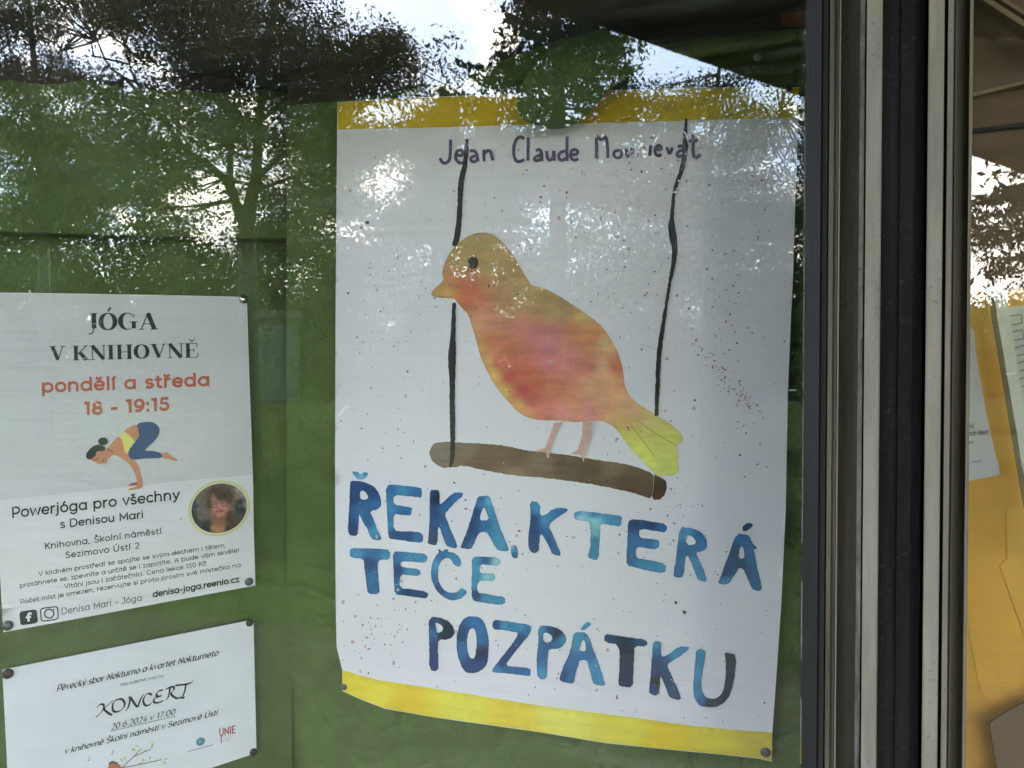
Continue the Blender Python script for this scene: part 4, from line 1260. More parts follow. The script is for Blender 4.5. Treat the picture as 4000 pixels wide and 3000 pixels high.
man = []
for ring, n_, r0, r1, wd in ((0, 8, .02, .11, .5), (1, 12, .10, .21, .42), (2, 12, .13, .19, .25), (3, 16, .20, .33, .36), (4, 16, .23, .30, .2), (5, 16, .31, .42, .36)):
    for k in range(n_):
        a0 = 2 * math.pi * (k + .5 * (ring % 2)) / n_
        hw = wd * math.pi * 2 / n_
        P = []
        for q in range(13):
            u = q / 12
            rr = r0 + (r1 - r0) * math.sin(math.pi * min(u, 1 - u)) ** .8
            aa = a0 + hw * (u - .5) * 2 * (1 - .0 * u)
            P.append((rr * math.cos(aa), rr * math.sin(aa)))
        # keep only what lies on the tinted part
        Q = [yq(.54 + p[0] * .98, .385 + p[1] * .70) for p in P]
        if max(q[1] for q in Q) < 1900:
            man.append((Q, 2.6, None))
for r_ in (.105, .2, .305):
    P = [yq(.54 + r_ * .98 * math.cos(a * .1571), .385 + r_ * .7 * math.sin(a * .1571)) for a in range(41)]
    if max(q[1] for q in P) < 1900:
        man.append((P, 2.2, None))
strokes('printed_mandala', man, on_left, M_man, yg, .00035)


def slab_serif(name, word, p0, p1, h, surf, m, parent):
    """fat-face capitals: thick uprights, hairline joins and serifs"""
    T, t_ = .27, .05
    D = {
        'J': (.50, [([(.30, 1), (.30, .1)], T), ([(.30, .15), (.22, -.16), (.02, -.25)], .07), ([(.10, 1), (.50, 1)], t_)]),
        'O': (.96, [(A(.47, .5, .36, .49, 90, 270, 10), 'fat'), (A(.47, .5, .36, .49, 90, -90, 10), 'fat')]),
        'G': (.98, [(A(.47, .5, .36, .49, 90, 270, 10), 'fat'), (A(.47, .5, .36, .49, 270, 300, 3), .05), (A(.47, .5, .36, .49, 90, 40, 4), .06), ([(.80, .92), (.80, .68)], .05), ([(.78, .46), (.78, .06)], T * .9), ([(.55, .46), (.98, .46)], t_)]),
        'A': (.98, [([(.14, 0), (.50, 1)], t_ * 1.4), ([(.50, .95), (.80, 0)], T), ([(.24, .32), (.68, .32)], t_), ([(.0, 0), (.28, 0)], t_), ([(.58, 0), (1.0, 0)], t_)]),
        'V': (.98, [([(.20, 1), (.52, .05)], T), ([(.50, 0), (.84, 1)], t_ * 1.4), ([(.0, 1), (.42, 1)], t_), ([(.70, 1), (.98, 1)], t_)]),
        'K': (1.0, [([(.20, 0), (.20, 1)], T), ([(.84, 1), (.32, .42)], t_ * 1.4), ([(.42, .56), (.82, 0)], T), ([(.02, 0), (.40, 0)], t_), ([(.02, 1), (.40, 1)], t_), ([(.66, 1), (.96, 1)], t_), ([(.6, 0), (1.02, 0)], t_)]),
        'N': (1.0, [([(.16, 0), (.16, 1)], t_ * 1.4), ([(.16, 1), (.84, 0)], T), ([(.86, 1), (.86, 0)], t_ * 1.4), ([(.0, 0), (.30, 0)], t_), ([(.02, 1), (.26, 1)], t_), ([(.72, 1), (1.0, 1)], t_)]),
        'I': (.50, [([(.24, 0), (.24, 1)], T), ([(.04, 0), (.44, 0)], t_), ([(.04, 1), (.44, 1)], t_)]),
        'H': (1.06, [([(.22, 0), (.22, 1)], T), ([(.82, 0), (.82, 1)], T), ([(.22, .5), (.82, .5)], t_), ([(.02, 0), (.42, 0)], t_), ([(.02, 1), (.42, 1)], t_), ([(.62, 0), (1.02, 0)], t_), ([(.62, 1), (1.02, 1)], t_)]),
        'E': (.88, [([(.22, 0), (.22, 1)], T), ([(.02, 0), (.80, 0)], t_), ([(.02, 1), (.78, 1)], t_), ([(.22, .52), (.60, .52)], t_), ([(.78, 1), (.78, .72)], t_ * 1.4), ([(.80, 0), (.82, .30)], t_ * 1.4), ([(.58, .66), (.58, .38)], t_)]),
        ' ': (.36, []),
        '´': (0, [([(-.52, 1.12), (-.36, 1.34)], .11)]),
        'ˇ': (0, [([(-.60, 1.32), (-.44, 1.12), (-.28, 1.32)], .07)]),
    }
    x = 0
    lay = []
    for ch in word:
        adv, st = D[ch]
        lay.append((x, st))
        x += adv + (.04 if adv else 0)
    paths = []
    for gx, st in lay:
        for pts, w in st:
            if len(pts) == 2:
                pts = resample(pts, .5)
            ws = []
            Q = []
            for i, (a, b_) in enumerate(pts):
                u = (gx + a) / x
                Q.append((p0[0] + (p1[0] - p0[0]) * u - .03 * b_ * h, p0[1] + (p1[1] - p0[1]) * u - b_ * h))
                if w == 'fat':
                    ws.append((.05 + .25 * math.sin(math.pi * i / (len(pts) - 1)) ** 1.5) * h)
                else:
                    ws.append(w * h)
            paths.append((Q, ws, None))
    return strokes(name, paths, surf, m, parent, .0006)


slab_serif('text_line', 'JO´GA', (345, 1290), (620, 1285), 65, on_left, M_k, yg)
slab_serif('text_line', 'V KNIHOVNEˇ', (193, 1408), (780, 1395), 54, on_left, M_k, yg)
text('text_line', 'pondělí a středa', (166, 1531), (820, 1504), 47, 45, 10.5, on_left, M_terra, yg, track=.16)
text('text_line', '18 - 19:15', (333, 1618), (662, 1599), 44, 43, 11.5, on_left, M_terra, yg, track=.16)
text('text_line', 'Powerjóga pro všechny', (48, 2022), (702, 1948), 39, 37, 6.4, on_left, M_k, yg, track=.12)
text('text_line', 's Denisou Mari', (236, 2062), (561, 2022), 29, 28, 5, on_left, M_k, yg, track=.12)
text('text_line', 'Knihovna, Školní náměstí', (176, 2145), (631, 2084), 23, 22, 3.3, on_left, M_k, yg, track=.14)
text('text_line', 'Sezimovo Ústí 2', (256, 2180), (545, 2141), 23, 22, 3.3, on_left, M_k, yg, track=.14)
text('text_line', 'V klidném prostředí se spojíte se svým dechem i tělem,', (151, 2250), (883, 2136), 16.5, 15.5, 2.5, on_left, M_k2, yg)
text('text_line', 'protáhnete se, zpevníte a určitě se i zapotíte. A bude vám skvěle!', (78, 2296), (935, 2156), 16.5, 15.5, 2.5, on_left, M_k2, yg)
text('text_line', 'Vítáni jsou i začátečníci. Cena lekce 150 Kč', (252, 2299), (807, 2207), 16.5, 15.5, 2.5, on_left, M_k2, yg)
text('text_line', 'Počet míst je omezen, rezervujte si proto prosím své místečko na', (80, 2359), (941, 2214), 16.5, 15.5, 2.5, on_left, M_k2, yg)
text('text_line', 'denisa-joga.reenio.cz', (598, 2332), (935, 2272), 22, 21, 4.6, on_left, M_k, yg)
text('text_line', 'Denisa Mari - Jóga', (241, 2400), (555, 2345), 24, 23, 3, on_left, M_k2, yg, track=.14)


def rrect(c, r_=.22, n_=5):
    """rounded quad from four view points"""
    o = []
    for i in range(4):
        p, a, b_ = c[i], c[i - 1], c[(i + 1) % 4]
        s = (p[0] + (a[0] - p[0]) * r_, p[1] + (a[1] - p[1]) * r_)
        e = (p[0] + (b_[0] - p[0]) * r_, p[1] + (b_[1] - p[1]) * r_)
        for k in range(n_ + 1):
            u = k / n_
            o.append(tuple(s[j] * (1 - u) ** 2 + p[j] * 2 * u * (1 - u) + e[j] * u * u for j in range(2)))
    return o


Y2 = (0, 1800, .4747)
flat('printed_icon', [rrect(Z([(158, 1242), (302, 1220), (314, 1334), (168, 1356)], *Y2))], on_left, M_k, yg, 0, .0005)
strokes('printed_icon', [(Z([(262, 1258), (240, 1256), (232, 1272), (236, 1322)], *Y2), 9, None), (Z([(212, 1290), (256, 1283)], *Y2), 7, None)], on_left, M_print, yg, .0008)
cam_ic = rrect(Z([(332, 1216), (474, 1198), (480, 1302), (340, 1322)], *Y2))
strokes('printed_icon', [(cam_ic + cam_ic[:2], 4.5, None), (Z([(405 + 38 * math.cos(a * .35), 1258 + 36 * math.sin(a * .35)) for a in range(19)], *Y2), 5, None), (Z([(438, 1222), (448, 1221)], *Y2), 5, None)], on_left, M_k, yg, .0005)

# printed woman
WZ = (350, 1600, .24111)


def pm(name, c, ref=210):
    return mat('print_' + name, alb(c, ref), .6)


def yflat(nm, pts, z, m, lift, sm=2, step=0, par=None):
    return flat(nm, [Z(pts, *z)], on_left, m, par or yg, step, lift, sm=sm)


skin = pm('skin', (200, 132, 100))
fg = empty  # (kept for readability)
yflat('printed_figure', [(310, 610), (400, 490), (470, 425), (540, 500), (560, 640), (620, 720), (640, 780), (700, 810), (770, 860), (800, 920), (830, 1030), (855, 1150), (865, 1260), (800, 1285), (700, 1305), (615, 1308), (640, 1280), (700, 1265), (775, 1240), (760, 1100), (700, 960), (640, 880), (540, 800), (400, 725), (330, 770), (280, 800), (285, 840), (270, 872), (210, 874), (180, 880), (155, 895), (110, 865), (60, 840), (5, 820), (60, 780), (105, 730), (110, 685), (160, 670), (240, 665), (265, 640)], WZ, skin, .0005, 1)
yflat('printed_figure', [(545, 360), (600, 315), (700, 258), (772, 232), (778, 330), (808, 400), (780, 460), (728, 528), (690, 460), (620, 390)], WZ, skin, .00055, 1)
yflat('printed_figure', [(1172, 712), (1210, 690), (1265, 692), (1310, 740), (1370, 780), (1432, 815), (1425, 838), (1370, 830), (1290, 798), (1172, 790)], WZ, skin, .0005, 1)
yflat('printed_figure', [(625, 1232), (650, 1205), (740, 1175), (772, 1172), (776, 1226), (680, 1236)], WZ, pm('skin_dark', (165, 95, 72)), .0005, 1)
yflat('printed_top', [(475, 420), (520, 370), (600, 385), (660, 430), (700, 480), (730, 530), (660, 620), (625, 680), (612, 720), (580, 690), (555, 640), (545, 550), (520, 480)], WZ, pm('yellow', (222, 218, 118)), .0008, 1)
yflat('printed_trousers', [(766, 234), (850, 205), (950, 195), (1040, 210), (1110, 260), (1138, 330), (1120, 410), (1060, 500), (960, 590), (885, 665), (1000, 668), (1100, 685), (1175, 712), (1170, 788), (1000, 790), (850, 795), (760, 812), (690, 808), (640, 775), (625, 720), (640, 660), (720, 550), (800, 430), (805, 400), (780, 320)], WZ, pm('navy', (42, 72, 120)), .001, 1)
yflat('printed_hair', [(-62, 740), (-40, 690), (0, 640), (60, 590), (140, 560), (230, 590), (262, 620), (240, 660), (200, 672), (140, 670), (105, 690), (105, 730), (60, 780), (0, 815), (-50, 790)], WZ, pm('hair', (34, 30, 40)), .001, 1)
yflat('printed_hair', [(218 + 85 * math.cos(a * .5236), 515 + 66 * math.sin(a * .5236)) for a in range(12)], WZ, pm('hair', (34, 30, 40)), .001, 1)
strokes('printed_face', [(chaikin(Z([(68, 800), (100, 818), (135, 800), (130, 775)], *WZ)), 2.4, None), (chaikin(Z([(185, 850), (222, 838), (225, 800)], *WZ)), 3, None), (chaikin(Z([(290, 632), (335, 662), (378, 690)], *WZ)), 4, None)], on_left, pm('face_line', (130, 70, 52)), yg, .0011)

# printed round portrait
PZ = (700, 1850, .16276)
ell = lambda rx, ry, n_=36: [(960 + rx * math.cos(2 * math.pi * k / n_) + .10 * ry * math.sin(2 * math.pi * k / n_) * 0, 833 - rx * .09 * math.cos(2 * math.pi * k / n_) + ry * math.sin(2 * math.pi * k / n_)) for k in range(n_)]
pr = yflat('printed_portrait', ell(745, 668), PZ, pm('ring', (208, 204, 138)), .0005, 0)
yflat('portrait_gap', ell(690, 616), PZ, pm('ringwhite', (232, 232, 222)), .0007, 0, par=pr)


def clip(pts):
    o = []
    for x, y in densify(pts, 40):
        dx, dy = (x - 960) / 664, (y - 833 + (x - 960) * .09) / 592
        l = math.hypot(dx, dy)
        if l > 1:
            x, y = 960 + (x - 960) / l, 833 + (y - 833 + (x - 960) * .09) / l - (x - 960) / l * .09
        o.append((x, y))
    o2 = []
    for p in o:
        if not o2 or math.dist(p, o2[-1]) > 6:
            o2.append(p)
    return o2


pp = [(330, 700, (70, 66, 62)), (330, 950, (48, 46, 46)), (400, 800, (62, 58, 56)), (400, 1080, (52, 48, 46)), (450, 650, (122, 112, 102)), (450, 850, (118, 110, 100)), (500, 1050, (112, 102, 92)), (560, 450, (112, 100, 92)),
      (600, 700, (108, 102, 94)), (600, 900, (112, 104, 96)), (650, 1050, (104, 96, 88)), (700, 350, (110, 98, 90)), (900, 270, (108, 96, 90)), (1150, 290, (112, 98, 90)), (1280, 420, (110, 96, 88)), (1290, 700, (116, 100, 88)), (1270, 840, (118, 102, 90)),
      (1400, 400, (176, 160, 150)), (1500, 500, (160, 146, 134)), (1400, 560, (140, 126, 112)), (1450, 680, (42, 44, 44)), (1400, 800, (36, 40, 42)), (1500, 860, (34, 38, 40)), (1440, 780, (96, 98, 98)), (1600, 760, (150, 138, 136)), (1450, 930, (60, 62, 62)), (1500, 1020, (86, 74, 66)),
      (760, 440, (84, 64, 50)), (850, 380, (66, 50, 40)), (960, 350, (82, 64, 52)), (1080, 360, (92, 74, 60)), (1170, 420, (80, 60, 46)), (1220, 540, (74, 54, 42)), (1215, 660, (80, 56, 44)), (740, 560, (88, 62, 46)), (715, 700, (72, 50, 40)), (735, 790, (78, 56, 44)), (900, 450, (72, 54, 42)), (1000, 500, (66, 50, 40)), (1100, 520, (60, 46, 38)), (950, 560, (76, 58, 46)), (1100, 600, (70, 54, 44)), (1000, 610, (84, 66, 54)),
      (800, 560, (168, 112, 84)), (830, 630, (178, 120, 92)), (860, 700, (150, 108, 92)), (820, 750, (176, 124, 106)), (860, 840, (206, 140, 126)), (960, 740, (214, 150, 132)), (985, 810, (216, 146, 130)), (970, 860, (160, 100, 96)), (1060, 700, (160, 116, 104)), (1120, 740, (176, 124, 108)), (1080, 830, (214, 142, 128)), (1140, 860, (196, 126, 110)), (930, 900, (190, 112, 110)), (1000, 905, (150, 84, 84)), (960, 960, (200, 134, 112)), (1050, 960, (204, 136, 116)), (950, 1020, (206, 138, 114)),
      (880, 1060, (128, 84, 64)), (1000, 1070, (136, 90, 68)), (1090, 1060, (130, 88, 66)), (850, 1150, (150, 100, 74)), (1000, 1180, (146, 98, 74)), (800, 1300, (190, 134, 98)), (900, 1330, (184, 128, 94)), (1040, 1300, (176, 122, 92)), (1000, 1400, (178, 124, 94)),
      (1200, 950, (72, 52, 42)), (1180, 1080, (66, 48, 38)), (1280, 1050, (90, 64, 48)), (1250, 1200, (80, 54, 40)), (1160, 1330, (64, 46, 38)), (1400, 1130, (98, 68, 52)), (1380, 1240, (74, 52, 40)), (520, 1230, (60, 56, 52)), (620, 1250, (38, 36, 34)), (700, 1200, (44, 40, 38)), (700, 1330, (34, 32, 32)), (600, 1330, (32, 30, 30))]
flat('portrait_picture', [Z(ell(668, 596), *PZ)], on_left, mat('portrait_print', None, .6, vary=.10, scale=300, vcol=True), pr, 5, .0011, [(PZ[0] + a * PZ[2], PZ[1] + b_ * PZ[2], c) for a, b_, c in pp], 212, 0, soft=6)
strokes('portrait_glasses', [(chaikin(Z([(770, 750), (850, 735), (920, 720), (920, 790), (850, 820), (785, 800), (770, 750)], *PZ)), 2, None), (chaikin(Z([(980, 710), (1070, 690), (1150, 680), (1160, 750), (1090, 790), (1000, 790), (980, 710)], *PZ)), 2, None), (Z([(920, 715), (980, 708)], *PZ), 2, None),
                             (chaikin(Z([(880, 900), (960, 915), (1060, 895), (1090, 875)], *PZ)), 2.5, None)], on_left, pm('glasses', (90, 52, 48)), pr, .0019)

# ================================================================== the concert sheet
ks = empty('concert_poster', on_left(500, 3200), 'small white concert sheet in calligraphic type below the yoga sheet', 'poster')
M_white = mat('white_paper', (.80, .82, .84), .75, vary=.03, scale=14, bump=.5, bscale=60, spec=.35)
kc = [(9, 2616), (250, 2568), (600, 2498), (990, 2420), (996, 2680), (1002, 2941), (700, 3042), (350, 3157), (38, 3260), (26, 2950)]


def on_k(px, py, lift=0.0):
    a = .0016 * noise.noise(Vector((px / 170, py / 90, 12)))
    return on_left(px, py, a + lift)


V2, Fc, ed = fill([densify(kc, 30)], 36)
mesh('paper_sheet', [on_k(*p) for p in V2], Fc, M_white, ks, smooth=True)
nibk = (.055, -.045)
text('text_line', 'Pěvecký sbor Nokturno a kvartet Nokturneto', (222, 2701), (852, 2560), 26, 24, 1.4, on_k, M_k, ks, slant=.28, nib=(.055, -.05))
text('text_line', 'Vás srdečně zvou na', (469, 2681), (638, 2644), 12, 12, 1.3, on_k, mat('faded_print', (.22, .22, .23), .6), ks, slant=.28, nib=(.04, -.03))
text('text_line', '20.6.2024 v 17:00', (434, 2851), (684, 2790), 23, 22, 1.4, on_k, M_k, ks, slant=.22, nib=(.055, -.05))
text('text_line', 'v knihovně Školní náměstí v Sezimově Ústí', (252, 2946), (850, 2792), 24, 22, 1.4, on_k, M_k, ks, slant=.28, nib=(.055, -.05))
K3 = (0, 2350, .4747)
strokes('text_underline', [(resample(Z([(910, 1068), (1445, 942)], *K3), 20), 2.0, None)], on_k, M_k, ks, .0005)
big = [[(795, 870), (830, 840), (860, 850), (845, 900), (800, 945), (790, 948)], [(930, 812), (880, 860), (850, 880), (880, 910), (920, 935), (925, 925)],
       [(985, 800), (940, 815), (922, 860), (930, 905), (970, 910), (1015, 880), (1030, 840), (1010, 805), (985, 800)],
       [(1030, 900), (1055, 880), (1075, 790), (1060, 785)], [(1075, 790), (1120, 860), (1135, 868)], [(1135, 868), (1160, 790), (1185, 760)],
       [(1250, 770), (1225, 750), (1190, 775), (1175, 820), (1195, 860), (1230, 850), (1250, 835)],
       [(1340, 728), (1300, 735), (1280, 770), (1310, 785), (1270, 790), (1260, 830), (1300, 835), (1345, 815)], [(1290, 785), (1330, 775)],
       [(1360, 725), (1400, 700), (1395, 750), (1380, 800), (1365, 805)], [(1375, 715), (1420, 695), (1440, 720), (1400, 755), (1430, 785), (1460, 800), (1490, 785)],
       [(1440, 690), (1500, 685), (1560, 675), (1588, 655)], [(1530, 682), (1520, 740), (1500, 790), (1480, 795), (1520, 790)]]
strokes('title_line', [(chaikin(Z(p, *K3), 2), 2.4, (2.6, -2.6)) for p in big], on_k, M_k, ks, .0005)
flat('printed_logo', [Z([(1650 + 37 * math.cos(a * .3927), 1152 - 8 * math.cos(a * .3927) + 33 * math.sin(a * .3927)) for a in range(16)], *K3)], on_k, pm('teal', (58, 128, 150)), ks, 0, .0005)
strokes('printed_logo', [(resample(Z([(1545, 1235), (1750, 1178)], *K3), 15), 2.5, None)], on_k, pm('slateblue', (95, 120, 140)), ks, .0005)
strokes('printed_logo', [(Z([(1640, 1165), (1645, 1140), (1640, 1140)], *K3), 1.6, None), (Z([(1655, 1140), (1655, 1160)], *K3), 1.6, None)], on_k, pm('paleteal', (170, 205, 210)), ks, .0008)
text('printed_logo', 'UNIE', (858, 2876), (920, 2862), 29, 27, 4, on_k, pm('crimson', (150, 34, 62)), ks, track=.2)
strokes('printed_logo', [(Z([(1820, 1105), (1822, 1165)], *K3), 3.5, None)], on_k, pm('crimson', (150, 34, 62)), ks, .0006)
strokes('printed_logo', [(resample(Z([(1848, 1112 + 14 * k), (1935 - 15 * k, 1098 + 13 * k)], *K3), 10), 1.6, None) for k in range(4)], on_k, pm('pinkgrey', (190, 165, 172)), ks, .0005)
br = [[(990, 1380), (1060, 1310), (1110, 1270), (1160, 1208)], [(1110, 1270), (1180, 1240), (1240, 1215)], [(1000, 1366), (1100, 1352), (1200, 1330), (1330, 1300)]]
strokes('printed_branch', [(chaikin(Z(p, *K3)), 2.6, None) for p in br], on_k, pm('branch', (84, 60, 50)), ks, .0005)
lv = []
for (x, y, a, l) in ((1120, 1215, 200, 40), (1140, 1195, 150, 34), (1105, 1200, 230, 34), (1240, 1210, 60, 45), (1255, 1190, 100, 34), (1205, 1220, 200, 30), (1190, 1320, 120, 44), (1225, 1300, 60, 40), (1170, 1325, 200, 36), (1345, 1310, 300, 40), (1355, 1300, 20, 34), (1010, 1320, 120, 40), (1020, 1300, 70, 34)):
    ca, sa = math.cos(rad(a)), -math.sin(rad(a))
    P = [(x, y), (x + ca * l * .4 - sa * l * .22, y + sa * l * .4 + ca * l * .22), (x + ca * l, y + sa * l), (x + ca * l * .4 + sa * l * .22, y + sa * l * .4 - ca * l * .22)]
    lv.append(Z(P, *K3))
V, Fc = [], []
for i, q in enumerate(lv):
    o = len(V)
    V += [on_k(*p, .0007 + .00004 * i) for p in q]
    Fc.append((o, o + 1, o + 2, o + 3))
mesh('printed_leaves', V, Fc, pm('leafgreen', (176, 184, 108)), ks)
flat('printed_robin', [smooth_poly(Z([(870, 1440), (892, 1350), (918, 1315), (955, 1322), (1000, 1360), (1010, 1440)], *K3), 1)], on_k, pm('robin', (172, 100, 78)), ks, 0, .0008)
flat('printed_robin', [Z([(892, 1345), (900, 1322), (925, 1310), (960, 1322), (975, 1338), (930, 1330)], *K3)], on_k, pm('robincap', (92, 74, 66)), ks, 0, .0010)
for nx, ny in ((730, 1290), (925, 1240)):
    strokes('printed_note', [(Z([(nx - 8, ny + 18), (nx + 2, ny + 14)], *K3), 4, None), (Z([(nx + 4, ny + 14), (nx + 4, ny - 18), (nx + 12, ny - 6)], *K3), 1.6, None)], on_k, M_k2, ks, .0006)

# ================================================================== thumbtacks
M_tack = {'silver': mat('tack_steel', (.62, .58, .50), .22, metal=1), 'grey': mat('tack_grey', (.12, .115, .11), .38, metal=.5), 'brown': mat('tack_brown', (.035, .024, .02), .35, metal=.4), 'clear': mat('tack_pale', (.42, .40, .34), .2, spec=.8)}


def tack(px, py, surf, nrm, kind, r_, label, lift=.0):
    c = surf(px, py, lift)
    t_ = empty('thumbtack', c, label, 'thumbtack', 'thumbtacks holding the sheets')
    u = nrm.cross(Vector((0, 0, 1))).normalized()
    v = nrm.cross(u).normalized()
    V, Fc = [], []
    rings = [(1.0, .0), (1.0, .10), (.93, .25), (.75, .42), (.5, .54), (.25, .60)]
    sg = 20
    for rr, hh in rings:
        for k in range(sg):
            a = 2 * math.pi * k / sg
            V.append(c + (u * math.cos(a) + v * math.sin(a)) * r_ * rr + nrm * (r_ * hh + .0006))
    for i in range(len(rings) - 1):
        for k in range(sg):
            a, b_ = i * sg + k, i * sg + (k + 1) % sg
            Fc.append((a, b_, b_ + sg, a + sg))
    V.append(c + nrm * (r_ * .62 + .0006))
    for k in range(sg):
        Fc.append(((len(rings) - 1) * sg + k, (len(rings) - 1) * sg + (k + 1) % sg, len(V) - 1))
    mesh('tack_head', V, Fc, M_tack[kind], t_, smooth=True)
    mesh('tack_point', *tube([c + nrm * .001, c - nrm * .009], [.0006, .0002], 6), M_tack[kind], t_)


nl_, nr_ = P_LEFT.n, P_RIGHT.n
tack(950, 1170, on_left, nl_, 'silver', .0046, 'shiny silver tack at the top right corner of the yoga sheet')
tack(972, 2272, on_left, nl_, 'grey', .0042, 'grey tack at the bottom right corner of the yoga sheet')
tack(30, 2443, on_left, nl_, 'grey', .0044, 'grey tack at the bottom left corner of the yoga sheet')
tack(31, 2631, on_k, nl_, 'brown', .0044, 'dark brown tack at the top left corner of the concert sheet')
tack(975, 2432, on_k, nl_, 'brown', .0038, 'dark tack at the top right corner of the concert sheet')
tack(989, 2937, on_k, nl_, 'brown', .0038, 'dark tack at the bottom right corner of the concert sheet')
tack(1345, 2682, on_big, nr_, 'grey', .0034, 'dark grey tack at the bottom left corner of the bird poster')
tack(2990, 2937, on_big, nr_, 'grey', .0044, 'grey tack on the yellow band at the bottom right of the bird poster')
tack(3074, 352, on_big, nr_, 'silver', .0040, 'bright silver tack at the top right corner of the bird poster')
tack(2960, 222, right_cloth, nr_, 'clear', .0040, 'pale tack on the green cloth above the bird poster', .002)

# ================================================================== right-hand case
YB = .12


def RB(px, py, y=YB):
    r = ray(px, py)
    return CAM + r * ((y - CAM.y) / r.y)


def rslab(name, pts, y, th, m, parent):
    n_ = len(pts)
    V = [RB(*p, y) for p in pts] + [RB(*p, y) + Vector((0, th, 0)) for p in pts]
    Fc = [tuple(range(n_))[::-1], tuple(range(n_, 2 * n_))] + [(i, (i + 1) % n_, n_ + (i + 1) % n_, n_ + i) for i in range(n_)]
    return mesh(name, V, Fc, m, parent)


M_orange = mat('orange_backing', (.88, .44, .06), .75, vary=.10, scale=6, bump=.25, bscale=80)
M_brown = mat('brown_panel', (.17, .10, .045), .7, vary=.25, scale=14, stretch=(1, 1, 3), bump=.2, bscale=120)  # plain dark brown for the area above the orange sheet
ob = empty('orange_board', RB(4100, 3300), 'bright orange backing panel behind the right pane', 'panel')
rslab('panel_sheet', [(3640, 1150), (4700, 1080), (4700, 3600), (3640, 3600)], YB, .006, M_orange, ob)
# flat patches on it, a slightly lighter orange
rslab('orange_patch', [(3930, 1985), (4300, 1960), (4300, 2700), (4060, 2640), (3905, 2210), (3935, 2180)], YB - .0006, .0004, mat('patch_orange', (.88, .465, .075), .75, vary=.08, scale=9), ob)
rslab('orange_patch', [(3775, 2430), (3800, 2420), (3915, 2720), (3895, 2760), (3830, 2700)], YB - .0005, .0004, mat('patch_orange_small', (.88, .455, .07), .75, vary=.08, scale=9), ob)
wp = empty('brown_board', RB(4100, 1150, YB + .01), 'dark brown panel above the orange one', 'panel')
rslab('panel_sheet', [(3640, -800), (4700, -800), (4700, 1100), (3640, 1170)], YB + .008, .01, M_brown, wp)
M_batten = mat('brown_batten', (.28, .19, .10), .6, vary=.2, scale=30)
rslab('batten', [(3780, 367), (4300, 243), (4300, 255), (3780, 381)], YB - .002, .008, M_batten, wp)
rslab('trim', [(3760, -75), (4300, 270), (4300, 300), (3760, -50)], YB - .016, .012, M_batten, wp)
rslab('trim', [(3760, -110), (4300, 225), (4300, 245), (3760, -92)], YB - .010, .012, M_batten, wp)
rslab('shelf_edge', [(3780, 505), (4300, 440), (4300, 462), (3780, 516)], YB + .002, .006, mat('dark_edge', (.03, .022, .014), .8), wp)
pt_ = empty('white_post', RB(3990, 2000, YB - .02), 'slanting pale post standing before the orange panel', 'post')
rslab('post_body', [(3880, 1120), (3925, 1115), (4062, 1990), (4075, 2200), (4030, 2040), (3896, 1240)], YB - .022, .01, mat('pale_plastic', (.66, .66, .54), .5, vary=.08, scale=12), pt_)
rslab('post_clip', [(3930, 1459), (3968, 1453), (3969, 1461), (3931, 1466)], YB - .0245, .002, mat('white_clip', (.85, .85, .82), .4), pt_)
nt_ = empty('paper_note', RB(3830, 1880, YB - .006), 'white sheet of small grey text on the orange panel, cut off by the frame', 'paper')
rslab('paper_sheet', [(3700, 1180), (3790, 1275), (3803, 1290), (3815, 1400), (3838, 1530), (3860, 1650), (3885, 1760), (3902, 1820), (3906, 1850), (3906, 1856), (3790, 1878), (3700, 1896)], YB - .006, .0006, mat('note_paper', (.74, .73, .76), .75, vary=.03, scale=20), nt_)


def on_note(px, py, lift=0):
    return RB(px, py, YB - .006 - .0006 - lift)


M_faint = mat('faint_print', (.25, .24, .26), .7)
text('text_line', 'ed', (3782, 1672), (3804, 1671), 17, 17, 3, on_note, M_faint, nt_, lean=0)
text('text_line', 'ech Bed', (3782, 1702), (3858, 1696), 17, 17, 3, on_note, M_faint, nt_, lean=0)
text('text_line', 'sa', (3782, 1733), (3803, 1732), 12, 12, 3, on_note, M_faint, nt_, lean=0)
text('text_line', 'uvnitr', (3780, 1812), (3838, 1804), 9, 9, 2, on_note, M_faint, nt_, lean=0)
nt2 = empty('paper_note', RB(4060, 1800, YB - .004), 'grey printed sheet turned sideways at the right edge of the view', 'paper')
rslab('paper_sheet', [(3925, 1200), (4200, 1180), (4260, 1900), (4060, 1960), (3990, 1600)], YB - .004, .0006, mat('grey_sheet', (.60, .58, .50), .75, vary=.06, scale=20), nt2)
on_n2 = lambda px, py, l=0: RB(px, py, YB - .0050 - l)
strokes('text_line', [([(3946 + 9 * k, 1235 + 62 * k), (3990 + 5 * k, 1228 + 60 * k), (3992 + 7 * k, 1262 + 60 * k), (3952 + 10 * k, 1270 + 60 * k)], 5, None) for k in range(5)], on_n2, M_faint, nt2)
bp_ = empty('brown_paper', RB(3950, 2990, YB - .012), 'torn brown paper standing in the lower right corner', 'paper')
rslab('paper_sheet', [(3866, 2824), (3935, 2780), (4002, 2745), (4300, 2640), (4300, 3500), (3930, 3500), (3890, 3030), (3893, 2985), (3875, 2890)], YB - .012, .002, mat('kraft_paper', (.20, .125, .08), .85, vary=.12, scale=18, bump=.4, bscale=60), bp_)

# ================================================================== trees that the glass mirrors
M_leaf = mat('leaf_green', (.038, .042, .018), .7, vary=.5, scale=1.3, trans=.10, spec=.06)
M_leaf2 = mat('leaf_dark', (.026, .032, .014), .7, vary=.4, scale=1.2, trans=.06, spec=.06)
M_need = mat('needle_green', (.018, .030, .016), .7, vary=.4, scale=1.5, trans=.04, spec=.06)
M_bark = mat('bark', (.045, .035, .028), .9, vary=.4, scale=9, bump=.6, bscale=40)


